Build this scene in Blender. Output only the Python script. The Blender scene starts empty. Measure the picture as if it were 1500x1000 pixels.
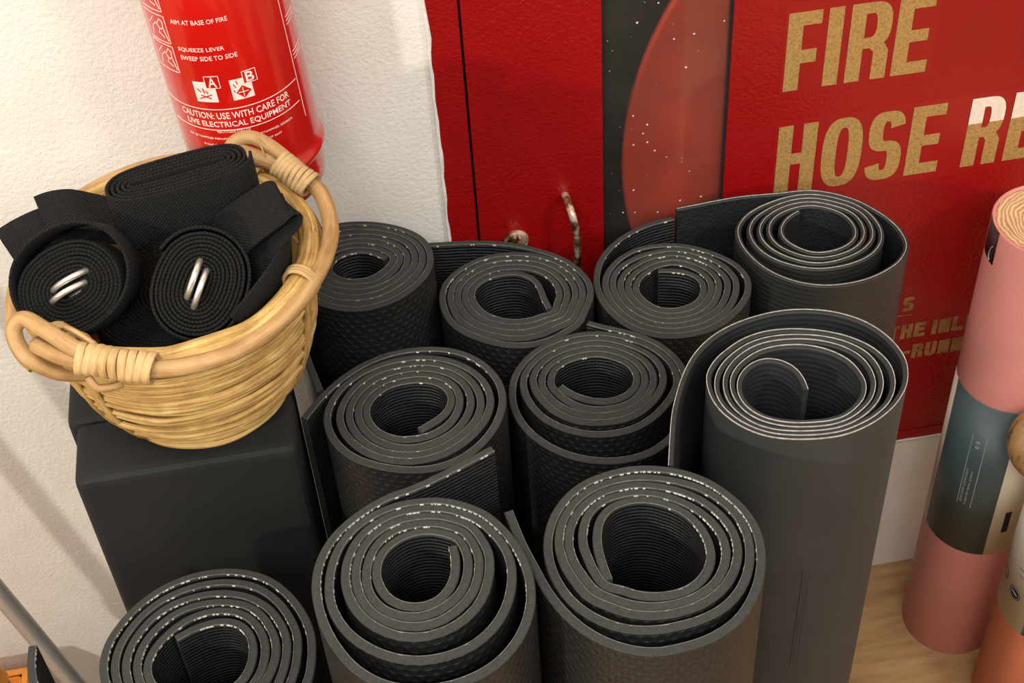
import bpy, bmesh, math, random
from mathutils import Vector, Matrix, noise
PI = math.pi
sc = bpy.context.scene
COL = sc.collection

# ------------------------------------------------------------------ camera
cam = bpy.data.objects.new('camera', bpy.data.cameras.new('camera'))
COL.objects.link(cam)
cam.data.sensor_width = 36.0
cam.data.lens = 36.0 * 2200 / 1500
cam.data.clip_start = 0.01
R = Matrix(((0.9844400310385504, 0.15478281322578646, -0.08318717460480093),
            (-0.16804812643863004, 0.6909132412789277, -0.703134923201737),
            (-0.051358081051423025, 0.7061736144570666, 0.7061736144570666)))
cam.matrix_world = Matrix.Translation((0, -1.01956, 1.5)) @ R.to_4x4()
sc.camera = cam

# ------------------------------------------------------------------ world, lights, exposure
w = bpy.data.worlds.new('room_world'); sc.world = w; w.use_nodes = True
w.node_tree.nodes['Background'].inputs[0].default_value = (1.0, 0.97, 0.93, 1)
w.node_tree.nodes['Background'].inputs[1].default_value = 0.25
def area(name, loc, target, sx, sy, power, color):
    l = bpy.data.lights.new(name, 'AREA'); l.shape = 'RECTANGLE'; l.size = sx; l.size_y = sy
    l.energy = power; l.color = color
    o = bpy.data.objects.new(name, l); COL.objects.link(o); o.location = loc
    o.rotation_euler = (Vector(target) - Vector(loc)).to_track_quat('-Z', 'Y').to_euler()
    return o
area('key_lamp', (-1.70, -1.85, 1.65), (-0.05, -0.1, 0.6), 0.09, 0.09, 26, (1.0, 0.94, 0.83))
area('ceiling_lamp_front', (-0.3, -2.0, 2.5), (0.1, -0.2, 0.4), 1.3, 0.5, 31, (1.0, 0.98, 0.95))
area('ceiling_lamp_side', (0.5, -1.5, 2.5), (0.2, -0.3, 0.4), 0.6, 0.6, 7, (1.0, 0.98, 0.96))
area('ceiling_lamp_right', (1.5, -1.9, 2.3), (0.5, -0.15, 0.2), 0.5, 0.5, 22, (1.0, 0.97, 0.93))
area('ceiling_lamp_over', (-0.55, -0.7, 2.45), (-0.2, -0.2, 0.5), 0.6, 0.4, 14, (1.0, 0.97, 0.92))
vs = sc.view_settings
vs.view_transform = 'Standard'; vs.look = 'None'; vs.gamma = 1.0; vs.use_curve_mapping = False
vs.exposure = 0.0

# ------------------------------------------------------------------ helpers
def tag(o, label=None, cat=None, group=None, kind=None):
    if label: o['label'] = label
    if cat: o['category'] = cat
    if group: o['group'] = group
    if kind: o['kind'] = kind
    return o
def empty(name, loc=(0, 0, 0), rot=(0, 0, 0)):
    o = bpy.data.objects.new(name, None); o.empty_display_size = 0.02
    COL.objects.link(o); o.location = loc; o.rotation_euler = rot
    return o
def link(name, me, mats, parent=None, smooth=True):
    o = bpy.data.objects.new(name, me); COL.objects.link(o)
    if not isinstance(mats, (list, tuple)): mats = [mats]
    for m in mats: me.materials.append(m)
    if smooth: me.shade_smooth()
    if parent: o.parent = parent
    return o
def mesh(name, V, F, mats, parent=None, smooth=False, mi=None, uv=None):
    me = bpy.data.meshes.new(name); me.from_pydata([tuple(v) for v in V], [], F)
    if mi: me.polygons.foreach_set('material_index', mi)
    if uv:
        l = me.uv_layers.new(name='UVMap')
        flat = []
        for p in me.polygons:
            for k in p.loop_indices: flat.extend(uv[k])
        l.data.foreach_set('uv', flat)
    me.update()
    return link(name, me, mats, parent, smooth)
def bm_obj(name, bm, mats, parent=None, smooth=False):
    bmesh.ops.recalc_face_normals(bm, faces=bm.faces)
    me = bpy.data.meshes.new(name); bm.to_mesh(me); bm.free()
    return link(name, me, mats, parent, smooth)
def add_box(bm, x0, x1, y0, y1, z0, z1):
    vs_ = [bm.verts.new((x, y, z)) for z in (z0, z1) for y in (y0, y1) for x in (x0, x1)]
    for f in ((0, 2, 3, 1), (4, 5, 7, 6), (0, 1, 5, 4), (2, 6, 7, 3), (0, 4, 6, 2), (1, 3, 7, 5)):
        bm.faces.new([vs_[i] for i in f])
    return vs_
def box_obj(name, x0, x1, y0, y1, z0, z1, m, parent=None, bev=0.0):
    bm = bmesh.new(); add_box(bm, x0, x1, y0, y1, z0, z1)
    if bev: bmesh.ops.bevel(bm, geom=bm.edges[:], offset=bev, segments=2, affect='EDGES')
    return bm_obj(name, bm, m, parent)
def catmull(P, n=6, closed=False):
    P = [Vector(p) for p in P]; out = []; N = len(P)
    rng = range(N if closed else N - 1)
    for i in rng:
        g = (lambda k: P[k % N]) if closed else (lambda k: P[min(max(k, 0), N - 1)])
        p0, p1, p2, p3 = g(i - 1), g(i), g(i + 1), g(i + 2)
        for k in range(n):
            t = k / n
            out.append(0.5 * ((2 * p1) + (p2 - p0) * t + (2 * p0 - 5 * p1 + 4 * p2 - p3) * t * t + (3 * p1 - p0 - 3 * p2 + p3) * t ** 3))
    if not closed: out.append(P[-1])
    return out
def tube(bm, path, rad, seg=10, closed=False, uvl=None, rfun=None, cap=True, flat=1.0, upv=None):
    """sweep a circle (or ellipse: flat) along path"""
    N = len(path); rings = []
    prev = None
    for i in range(N):
        a = path[(i - 1) % N] if (closed or i > 0) else path[0]
        b = path[(i + 1) % N] if (closed or i < N - 1) else path[-1]
        t = (b - a).normalized()
        if upv is not None: u = (upv - upv.dot(t) * t).normalized()
        elif prev is None:
            u = t.orthogonal().normalized()
        else: u = (prev - prev.dot(t) * t).normalized()
        prev = u; v = t.cross(u)
        r = rad(i / max(N - 1, 1)) if callable(rad) else rad
        ring = []
        for k in range(seg):
            an = 2 * PI * k / seg
            rr = r * (rfun(i, an) if rfun else 1)
            ring.append(bm.verts.new(path[i] + (u * math.cos(an) * flat + v * math.sin(an)) * rr))
        rings.append(ring)
    L = N if closed else N - 1
    lay = bm.loops.layers.uv.verify() if uvl else None
    acc = random.uniform(0, 50) if uvl else 0
    for i in range(L):
        A = rings[i]; B = rings[(i + 1) % N]
        d = (path[(i + 1) % N] - path[i]).length
        for k in range(seg):
            f = bm.faces.new((A[k], A[(k + 1) % seg], B[(k + 1) % seg], B[k])); f.smooth = True
            if lay:
                for lo, (uu, vv) in zip(f.loops, ((acc, k / seg), (acc, (k + 1) / seg), (acc + d, (k + 1) / seg), (acc + d, k / seg))):
                    lo[lay].uv = (uu, vv)
        acc += d
    if cap and not closed:
        bm.faces.new(rings[0][::-1]); bm.faces.new(rings[-1])
def tube_obj(name, path, rad, m, parent=None, **k):
    bm = bmesh.new(); tube(bm, path, rad, **k); return bm_obj(name, bm, m, parent)
def lathe_obj(name, prof, m, parent=None, seg=64, smooth=True, cap=True):
    V = []; F = []
    for r, z in prof:
        for k in range(seg):
            a = 2 * PI * k / seg; V.append((r * math.cos(a), r * math.sin(a), z))
    for i in range(len(prof) - 1):
        for k in range(seg):
            F.append((i * seg + k, i * seg + (k + 1) % seg, (i + 1) * seg + (k + 1) % seg, (i + 1) * seg + k))
    if cap:
        F.append(tuple(range(seg))[::-1]); F.append(tuple((len(prof) - 1) * seg + k for k in range(seg)))
    return mesh(name, V, F, m, parent, smooth)

# ------------------------------------------------------------------ materials
def srgb(r, g, b):
    f = lambda c: (c / 255 / 12.92) if c / 255 <= 0.04045 else ((c / 255 + 0.055) / 1.055) ** 2.4
    return (f(r), f(g), f(b), 1)
class NT:
    def __init__(s, name):
        s.m = bpy.data.materials.new(name); s.m.use_nodes = True
        s.t = s.m.node_tree; s.b = s.t.nodes['Principled BSDF']; s.out = s.t.nodes['Material Output']
    def n(s, typ, **kw):
        nd = s.t.nodes.new(typ)
        for k, v in kw.items():
            if isinstance(k, str) and hasattr(nd, k): setattr(nd, k, v)
        return nd
    def l(s, a, b): s.t.links.new(a, b)
    def math(s, op, a, b=None, c=None):
        nd = s.t.nodes.new('ShaderNodeMath'); nd.operation = op
        for i, x in enumerate((a, b, c)):
            if x is None: continue
            if isinstance(x, (int, float)): nd.inputs[i].default_value = x
            else: s.l(x, nd.inputs[i])
        return nd.outputs[0]
    def coord(s, kind='Object'):
        return s.t.nodes.new('ShaderNodeTexCoord').outputs[kind]
    def noise(s, vec, scale, detail=3, rough=0.5, map_scale=None):
        if map_scale:
            mp = s.t.nodes.new('ShaderNodeMapping'); mp.inputs['Scale'].default_value = map_scale
            s.l(vec, mp.inputs['Vector']); vec = mp.outputs[0]
        nd = s.t.nodes.new('ShaderNodeTexNoise'); nd.inputs['Scale'].default_value = scale
        nd.inputs['Detail'].default_value = detail; nd.inputs['Roughness'].default_value = rough
        s.l(vec, nd.inputs['Vector']); return nd.outputs['Fac']
    def ramp(s, fac, stops):
        nd = s.t.nodes.new('ShaderNodeValToRGB'); e = nd.color_ramp.elements
        while len(e) < len(stops): e.new(0.5)
        for k, (p, c) in enumerate(stops): e[k].position = p; e[k].color = c
        s.l(fac, nd.inputs['Fac']); return nd.outputs['Color']
    def bump(s, h, dist, strength=1.0, normal=None):
        nd = s.t.nodes.new('ShaderNodeBump'); nd.inputs['Distance'].default_value = dist
        nd.inputs['Strength'].default_value = strength
        s.l(h, nd.inputs['Height'])
        if normal: s.l(normal, nd.inputs['Normal'])
        return nd.outputs['Normal']
    def set(s, **kw):
        for k, v in kw.items():
            k = k.replace('_', ' ').replace('IORLevel', 'IOR Level')
            if hasattr(v, 'is_linked') or hasattr(v, 'links'): s.l(v, s.b.inputs[k])
            else: s.b.inputs[k].default_value = v
        return s.m
def simple(name, col, rough=0.6, metal=0.0, nscale=60, namp=0.12, bump=0.0, bscale=200, **kw):
    """plain colour with a slight procedural variation"""
    M_ = NT(name); co = M_.coord()
    f = M_.noise(co, nscale, 4)
    lo = tuple(c * (1 - namp) for c in col[:3]) + (1,); hi = tuple(min(1, c * (1 + namp)) for c in col[:3]) + (1,)
    M_.set(Base_Color=M_.ramp(f, [(0.3, lo), (0.7, hi)]), Roughness=rough, Metallic=metal)
    if bump: M_.set(Normal=M_.bump(M_.noise(co, bscale, 3), bump))
    for k, v in kw.items(): M_.set(**{k: v})
    return M_.m

def mat_plaster():
    M_ = NT('painted_plaster'); co = M_.coord()
    a = M_.noise(co, 230, 3, 0.55); b = M_.noise(co, 14, 4, 0.6); c = M_.noise(co, 600, 2)
    h = M_.math('ADD', M_.math('MULTIPLY', a, 1.0), M_.math('ADD', M_.math('MULTIPLY', b, 0.9), M_.math('MULTIPLY', c, 0.3)))
    M_.set(Base_Color=M_.ramp(b, [(0.3, srgb(226, 223, 214)), (0.7, srgb(234, 231, 223))]), Roughness=0.55,
           Normal=M_.bump(h, 0.0011, 0.8))
    return M_.m
def mat_red():
    M_ = NT('red_gloss_paint'); co = M_.coord()
    a = M_.noise(co, 330, 2, 0.5); b = M_.noise(co, 6, 3); c = M_.noise(co, 45, 3)
    M_.set(Base_Color=M_.ramp(b, [(0.3, srgb(138, 11, 13)), (0.7, srgb(152, 14, 16))]),
           Roughness=M_.math('ADD', M_.math('MULTIPLY', c, 0.12), 0.24),
           Normal=M_.bump(M_.math('ADD', a, M_.math('MULTIPLY', c, 0.5)), 0.0011, 0.8))
    return M_.m
def disc_height(M_, uv, pitch, r0, r1):
    """raised discs on a staggered grid, in UV metres"""
    sep = M_.n('ShaderNodeSeparateXYZ'); M_.l(uv, sep.inputs[0])
    out = None
    for ox, oy in ((0, 0), (0.5, 0.5)):
        x = M_.math('SUBTRACT', M_.math('FRACT', M_.math('ADD', M_.math('DIVIDE', sep.outputs[0], pitch), ox)), 0.5)
        y = M_.math('SUBTRACT', M_.math('FRACT', M_.math('ADD', M_.math('DIVIDE', sep.outputs[1], pitch * 1.5), oy)), 0.5)
        y = M_.math('MULTIPLY', y, 1.5)
        d = M_.math('SQRT', M_.math('ADD', M_.math('MULTIPLY', x, x), M_.math('MULTIPLY', y, y)))
        mr = M_.n('ShaderNodeMapRange', interpolation_type='SMOOTHSTEP'); mr.inputs['From Min'].default_value = r1; mr.inputs['From Max'].default_value = r0
        M_.l(d, mr.inputs['Value'])
        out = mr.outputs[0] if out is None else M_.math('MAXIMUM', out, mr.outputs[0])
    return out
def mat_mat_outer():
    M_ = NT('embossed_foam'); uv = M_.coord('UV'); co = M_.coord()
    h = disc_height(M_, uv, 0.0078, 0.26, 0.34)
    nz = M_.noise(co, 900, 2)
    M_.set(Base_Color=M_.ramp(M_.noise(co, 25, 4), [(0.3, srgb(31, 31, 31)), (0.7, srgb(38, 38, 37))]), Roughness=0.44,
           Normal=M_.bump(M_.math('ADD', h, M_.math('MULTIPLY', nz, 0.15)), 0.0007, 1.0))
    return M_.m
def mat_mat_inner():
    M_ = NT('ribbed_foam'); uv = M_.coord('UV'); co = M_.coord()
    sep = M_.n('ShaderNodeSeparateXYZ'); M_.l(uv, sep.inputs[0])
    wob = M_.noise(uv, 160, 2, 0.5, (1, 0.6, 1))
    ph = M_.math('ADD', M_.math('MULTIPLY', sep.outputs[1], 2 * PI / 0.0034), M_.math('MULTIPLY', wob, 3.0))
    rib = M_.math('ABSOLUTE', M_.math('SINE', M_.math('MULTIPLY', ph, 0.5)))
    col = M_.math('ABSOLUTE', M_.math('SINE', M_.math('MULTIPLY', sep.outputs[0], PI / 0.003)))
    h = M_.math('ADD', rib, M_.math('MULTIPLY', col, 0.25))
    M_.set(Base_Color=M_.ramp(M_.noise(co, 40, 4), [(0.3, srgb(28, 28, 29)), (0.7, srgb(35, 35, 36))]), Roughness=0.45,
           Normal=M_.bump(h, 0.0008, 1.0))
    return M_.m
def mat_foam_edge():
    M_ = NT('cut_foam_edge'); co = M_.coord()
    f = M_.noise(co, 500, 3, 0.6)
    M_.set(Base_Color=M_.ramp(f, [(0.3, srgb(45, 46, 44)), (0.7, srgb(59, 60, 57))]), Roughness=0.85, Normal=M_.bump(f, 0.0005, 0.6))
    return M_.m
def mat_rubber(name, a, b, rough, line=False):
    M_ = NT(name); uv = M_.coord('UV'); co = M_.coord()
    f = M_.noise(co, 18, 4)
    M_.set(Base_Color=M_.ramp(f, [(0.3, a), (0.7, b)]), Roughness=rough)
    if line:
        sep = M_.n('ShaderNodeSeparateXYZ'); M_.l(uv, sep.inputs[0])
        s_ = M_.math('SINE', M_.math('ADD', M_.math('MULTIPLY', sep.outputs[1], 2 * PI / 0.0052), M_.math('MULTIPLY', M_.noise(uv, 9, 2), 6.0)))
        M_.set(Normal=M_.bump(s_, 0.00016, 0.8))
    else:
        M_.set(Normal=M_.bump(M_.noise(co, 700, 2), 0.0002, 0.5))
    return M_.m
def mat_leather():
    M_ = NT('leather_grain_rubber'); uv = M_.coord('UV')
    v = M_.n('ShaderNodeTexVoronoi'); v.inputs['Scale'].default_value = 320; M_.l(uv, v.inputs['Vector'])
    M_.set(Base_Color=srgb(31, 33, 35), Roughness=0.5, Normal=M_.bump(v.outputs['Distance'], 0.0008, 0.8))
    return M_.m
def mat_rattan(name, c0, c1, c2, sc_=1.0):
    M_ = NT(name); uv = M_.coord('UV'); co = M_.coord()
    f = M_.noise(uv, 20 * sc_, 5, 0.65, (0.8, 0.3, 1)); g = M_.noise(co, 45, 4, 0.6)
    mix = M_.math('ADD', M_.math('MULTIPLY', f, 0.65), M_.math('MULTIPLY', g, 0.35))
    M_.set(Base_Color=M_.ramp(mix, [(0.33, c0), (0.5, c1), (0.68, c2)]), Roughness=0.55, Normal=M_.bump(f, 0.0014, 1.0))
    return M_.m
def mat_web():
    M_ = NT('cotton_webbing'); uv = M_.coord('UV'); co = M_.coord()
    sep = M_.n('ShaderNodeSeparateXYZ'); M_.l(uv, sep.inputs[0])
    row = M_.math('MULTIPLY', sep.outputs[0], 2 * PI / 0.0026); colm = M_.math('MULTIPLY', sep.outputs[1], 2 * PI / 0.0026)
    h = M_.math('MULTIPLY', M_.math('SINE', row), M_.math('SINE', M_.math('ADD', colm, M_.math('MULTIPLY', M_.noise(uv, 300, 1), 0.8))))
    M_.set(Base_Color=M_.ramp(M_.noise(co, 900, 2), [(0.3, srgb(10, 10, 11)), (0.75, srgb(22, 22, 23))]), Roughness=0.9,
           Normal=M_.bump(M_.math('ADD', h, M_.noise(co, 1200, 2)), 0.0007, 1.0))
    M_.b.inputs['Sheen Weight'].default_value = 0.0; M_.b.inputs['Specular IOR Level'].default_value = 0.35
    return M_.m
def mat_floor():
    M_ = NT('wood_floor'); co = M_.coord()
    a = M_.noise(co, 9, 5, 0.6, (1.2, 7, 1)); b = M_.noise(co, 5, 3)
    mix = M_.math('ADD', M_.math('MULTIPLY', a, 0.65), M_.math('MULTIPLY', b, 0.35))
    M_.set(Base_Color=M_.ramp(mix, [(0.32, srgb(130, 98, 62)), (0.5, srgb(170, 134, 90)), (0.68, srgb(194, 160, 114))]), Roughness=0.42,
           Normal=M_.bump(a, 0.0005, 0.5))
    return M_.m
def mat_cork():
    M_ = NT('swirled_cork'); co = M_.coord()
    wv = M_.n('ShaderNodeTexWave', wave_type='RINGS', rings_direction='Z'); wv.inputs['Scale'].default_value = 85; wv.inputs['Distortion'].default_value = 7
    wv.inputs['Detail'].default_value = 3; wv.inputs['Detail Scale'].default_value = 0.8
    M_.l(co, wv.inputs['Vector'])
    M_.set(Base_Color=M_.ramp(wv.outputs['Fac'], [(0.0, srgb(170, 128, 88)), (0.4, srgb(206, 168, 122)), (0.8, srgb(220, 184, 140))]), Roughness=0.8,
           Normal=M_.bump(wv.outputs['Fac'], 0.0004, 0.5))
    return M_.m
def mat_gold():
    M_ = NT('gold_vinyl'); co = M_.coord()
    f = M_.noise(co, 420, 3, 0.7); g = M_.noise(co, 20, 2)
    M_.set(Base_Color=M_.ramp(f, [(0.25, srgb(128, 96, 52)), (0.5, srgb(172, 136, 80)), (0.75, srgb(188, 152, 94))]),
           Roughness=0.45, Metallic=0.15, Normal=M_.bump(f, 0.0004, 0.6))
    return M_.m
def mat_glass():
    M_ = NT('dusty_glass'); co = M_.coord()
    t = M_.t; t.nodes.remove(M_.b)
    tr = M_.n('ShaderNodeBsdfTransparent'); tr.inputs[0].default_value = (0.88, 0.88, 0.86, 1)
    gl = M_.n('ShaderNodeBsdfGlossy'); gl.inputs['Roughness'].default_value = 0.06
    fr = M_.n('ShaderNodeLayerWeight'); fr.inputs[0].default_value = 0.5
    schlick = M_.math('ADD', M_.math('MULTIPLY', M_.math('POWER', fr.outputs['Facing'], 5.0), 0.9), 0.035)
    m1 = M_.n('ShaderNodeMixShader'); M_.l(schlick, m1.inputs[0]); M_.l(tr.outputs[0], m1.inputs[1]); M_.l(gl.outputs[0], m1.inputs[2])
    df = M_.n('ShaderNodeBsdfDiffuse'); df.inputs[0].default_value = srgb(215, 205, 195)
    v = M_.n('ShaderNodeTexVoronoi'); v.inputs['Scale'].default_value = 95; M_.l(co, v.inputs['Vector'])
    sep = M_.n('ShaderNodeSeparateColor'); M_.l(v.outputs['Color'], sep.inputs[0])
    keep = M_.math('GREATER_THAN', sep.outputs[0], 0.5)
    size = M_.math('ADD', M_.math('MULTIPLY', sep.outputs[1], 0.07), 0.03)
    speck = M_.math('MULTIPLY', M_.math('LESS_THAN', v.outputs['Distance'], size), keep)
    film = M_.math('MULTIPLY', M_.noise(co, 7, 4, 0.6), 0.045)
    m2 = M_.n('ShaderNodeMixShader'); M_.l(M_.math('MAXIMUM', speck, film), m2.inputs[0]); M_.l(m1.outputs[0], m2.inputs[1]); M_.l(df.outputs[0], m2.inputs[2])
    M_.l(m2.outputs[0], M_.out.inputs['Surface'])
    return M_.m
def mat_worn_metal():
    M_ = NT('worn_painted_metal'); co = M_.coord()
    f = M_.noise(co, 70, 4, 0.6)
    M_.set(Base_Color=M_.ramp(f, [(0.42, srgb(74, 46, 26)), (0.5, srgb(150, 110, 78)), (0.58, srgb(224, 205, 186))]),
           Roughness=0.35, Metallic=0.55, Normal=M_.bump(f, 0.0008, 0.7))
    return M_.m
PLASTER = mat_plaster(); RED = mat_red(); OUTER = mat_mat_outer(); INNER = mat_mat_inner(); EDGE = mat_foam_edge()
SMOOTH = mat_rubber('smooth_rubber', srgb(50, 52, 52), srgb(57, 59, 58), 0.6)
SMOOTH_IN = mat_rubber('lined_rubber', srgb(38, 41, 42), srgb(45, 48, 49), 0.5, True)
SMOOTH.node_tree.nodes['Principled BSDF'].inputs['Specular IOR Level'].default_value = 0.3
SMOOTH_TOP = simple('rubber_cut_edge', srgb(36, 37, 36), 0.7)
SAGE = mat_rubber('grooved_rubber', srgb(37, 38, 37), srgb(44, 45, 43), 0.45, True); LEATHER = mat_leather()
for _m in (OUTER, INNER, EDGE): _m.node_tree.nodes['Principled BSDF'].inputs['Specular IOR Level'].default_value = 0.32
THREAD = simple('pale_thread', srgb(196, 196, 188), 0.7); FAINT = simple('faint_scrim_line', srgb(98, 98, 93), 0.8, namp=0.35, nscale=260); SEAM = simple('pale_seam', srgb(168, 166, 158), 0.7, namp=0.3, nscale=300)
RATTAN = mat_rattan('split_rattan', srgb(118, 82, 34), srgb(188, 150, 84), srgb(228, 200, 138))
CANE = mat_rattan('smooth_cane', srgb(138, 98, 56), srgb(176, 138, 88), srgb(200, 166, 116), 0.8)
BIND = mat_rattan('cane_binding', srgb(176, 134, 78), srgb(210, 174, 118), srgb(230, 200, 150), 2.0)
WEB = mat_web(); FLOOR = mat_floor(); CORK = mat_cork(); GOLD = mat_gold(); GLASS = mat_glass(); WORN = mat_worn_metal()
CHROME = simple('polished_ring', srgb(226, 222, 214), 0.3, 0.85)
BLACKFOAM = simple('matte_black_foam', srgb(30, 31, 31), 0.75, nscale=12, namp=0.2, bump=0.0003, bscale=500)
BLACKFOAM.node_tree.nodes['Principled BSDF'].inputs['Specular IOR Level'].default_value = 0.3
DARK = simple('dark_cavity', srgb(46, 36, 26), 0.8)
REEL = simple('reel_red', srgb(206, 66, 44), 0.4, nscale=9, namp=0.18)
EXTRED = simple('extinguisher_red', srgb(192, 22, 15), 0.2, nscale=10, namp=0.04)
EXTRED.node_tree.nodes['Principled BSDF'].inputs['Coat Weight'].default_value = 0.5
INK = simple('white_print', srgb(236, 214, 206), 0.5, namp=0.04)
PINK = simple('pink_rubber', srgb(212, 138, 130), 0.5, nscale=15, namp=0.06, bump=0.0002, bscale=600)
SALMON = simple('salmon_rubber', srgb(206, 118, 86), 0.5, nscale=15, namp=0.06, bump=0.0002, bscale=600)
TEAL = simple('teal_paper', srgb(62, 78, 80), 0.45, nscale=20, namp=0.06)
CREAM = simple('cream_paper', srgb(222, 208, 184), 0.6, nscale=20, namp=0.05)
PLUM = simple('dark_plum_tape', srgb(62, 42, 46), 0.5)
ALU = simple('brushed_aluminium', srgb(168, 166, 160), 0.35, 0.35, nscale=30, namp=0.06)
GREYTUBE = simple('grey_green_tube', srgb(120, 128, 116), 0.3, 0.4)
ORANGE = simple('orange_plastic', srgb(226, 140, 50), 0.4)
WHITEPAINT = simple('white_overpaint', srgb(226, 224, 216), 0.5, bump=0.001, bscale=120)

# ------------------------------------------------------------------ room shell
bm = bmesh.new()
CX0, CX1, CZ0, CZ1 = 0.0708, 1.05, 0.232, 1.25          # opening for the cabinet
for b in ((-1.9, CX0, 0, 0.26, 0, 2.6), (CX1, 2.1, 0, 0.26, 0, 2.6), (CX0, CX1, 0, 0.26, 0, CZ0), (CX0, CX1, 0, 0.26, CZ1, 2.6)): add_box(bm, *b)
tag(bm_obj('wall_back', bm, PLASTER), kind='structure')
def shell(name, *b, m=PLASTER): return tag(box_obj(name, *b, m), kind='structure')
shell('floor', -1.9, 2.1, -3.4, 0.0, -0.05, 0.0, m=FLOOR)
WARM = simple('beige_room_paint', srgb(212, 208, 202), 0.7)
shell('wall_left', -2.0, -1.9, -3.4, 0.26, 0, 2.6, m=WARM)
shell('wall_right', 2.1, 2.2, -3.4, 0.26, 0, 2.6, m=WARM)
shell('wall_front', -2.0, 2.2, -3.5, -3.4, 0, 2.6, m=WARM)
shell('ceiling', -2.0, 2.2, -3.5, 0.26, 2.6, 2.7, m=WARM)
# sloppy bead of white paint lapping over the cabinet's edge, and one under it
random.seed(4)
def ragged(name, p0, p1, wv, hv):
    p0, p1, wv, hv = map(Vector, (p0, p1, wv, hv)); N = 90; V = []; F = []
    for i in range(N + 1):
        t = i / N; c = p0.lerp(p1, t); k = 0.55 + 0.9 * noise.noise(Vector((t * 34, 1, 2))) + 0.35 * noise.noise(Vector((t * 110, 4, 2)))
        k = max(0.12, k)
        V += [c - wv * 0.6, c - wv * 0.6 + hv, c + wv * k + hv * 0.9, c + wv * (k + 0.12)]
    for i in range(N):
        for j in range(3): F.append((i * 4 + j, i * 4 + j + 1, (i + 1) * 4 + j + 1, (i + 1) * 4 + j))
    return tag(mesh(name, V, F, WHITEPAINT, smooth=True), kind='structure')
ragged('trim_1', (CX0, 0.0, 0.2), (CX0, 0.0, 1.25), (0.0026, 0, 0), (0, -0.0045, 0))
ragged('trim_2', (CX0, 0.0, CZ0), (1.05, 0.0, CZ0), (0, 0, 0.002), (0, -0.0045, 0))

# ------------------------------------------------------------------ fire hose cabinet
cab = tag(empty('fire_hose_cabinet', (CX0, 0, CZ0)), 'red fire hose reel cabinet set in the white wall, gold capital letters', 'cabinet')
def cp(o): o.matrix_parent_inverse = Matrix.Translation((-CX0, 0, -CZ0)); return o
DX0, DZ0 = 0.0985, 0.2515
bm = bmesh.new()
for b in ((CX0, DX0 - 0.0022, -0.003, 0.03, CZ0, CZ1), (CX0, CX1, -0.003, 0.03, CZ0, DZ0 - 0.0036), (CX1 - 0.027, CX1, -0.003, 0.03, CZ0, CZ1), (CX0, CX1, -0.003, 0.03, CZ1 - 0.03, CZ1)): add_box(bm, *b)
cp(bm_obj('frame', bm, RED, cab))
bm = bmesh.new()
for b in ((CX0, CX1, 0.235, 0.24, CZ0, CZ1), (CX0, CX0 + 0.004, 0.03, 0.24, CZ0, CZ1), (CX1 - 0.004, CX1, 0.03, 0.24, CZ0, CZ1), (CX0, CX1, 0.03, 0.24, CZ0, CZ0 + 0.002), (CX0, CX1, 0.03, 0.24, CZ1 - 0.004, CZ1)): add_box(bm, *b)
cp(bm_obj('inner_lining', bm, DARK, cab))
door = empty('door'); door.parent = cab; cp(door)
WX0, WX1, WZ0, WZ1 = 0.2112, 0.3212, 0.30, 1.12
bm = bmesh.new()
for b in ((DX0, WX0, -0.0045, 0.012, DZ0, CZ1 - 0.032), (WX1, CX1 - 0.029, -0.0045, 0.012, DZ0, CZ1 - 0.032), (WX0, WX1, -0.0045, 0.012, DZ0, WZ0), (WX0, WX1, -0.0045, 0.012, WZ1, CZ1 - 0.032)): add_box(bm, *b)
bm_obj('door_panel', bm, RED, door)
bm = bmesh.new()
s = 0.0012
for b in ((WX0, WX0 + s, -0.004, 0.004, WZ0, WZ1), (WX1 - s, WX1, -0.004, 0.004, WZ0, WZ1)): add_box(bm, *b)
bm_obj('window_gasket', bm, simple('black_rubber_gasket', srgb(20, 18, 18), 0.6), door)
box_obj('window_pane', WX0, WX1, -0.0012, 0.0018, WZ0, WZ1, GLASS, door)
# pull handle and ring latch
hp = catmull([(0.1765, -0.004, 0.6515), (0.1768, -0.022, 0.6545), (0.1785, -0.031, 0.646), (0.181, -0.033, 0.628), (0.181, -0.033, 0.585), (0.181, -0.033, 0.56), (0.181, -0.028, 0.547), (0.181, -0.004, 0.545)], 6)
tag(tube_obj('handle', hp, 0.0034, WORN, door, seg=12), 'worn metal pull handle with chipped paint')
la = empty('latch'); la.parent = door; tag(la, 'copper-brown turn latch')
bm = bmesh.new(); bmesh.ops.create_cone(bm, cap_ends=True, segments=24, radius1=0.012, radius2=0.0105, depth=0.004, matrix=Matrix.Translation((0.130, -0.0065, 0.6075)) @ Matrix.Rotation(PI / 2, 4, 'X')); bm_obj('latch_plate', bm, WORN, la)
bm = bmesh.new(); add_box(bm, 0.1275, 0.1335, -0.021, -0.0085, 0.598, 0.6205); bmesh.ops.bevel(bm, geom=bm.edges[:], offset=0.002, segments=2, affect='EDGES'); bm_obj('latch_tongue', bm, WORN, la)

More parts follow.
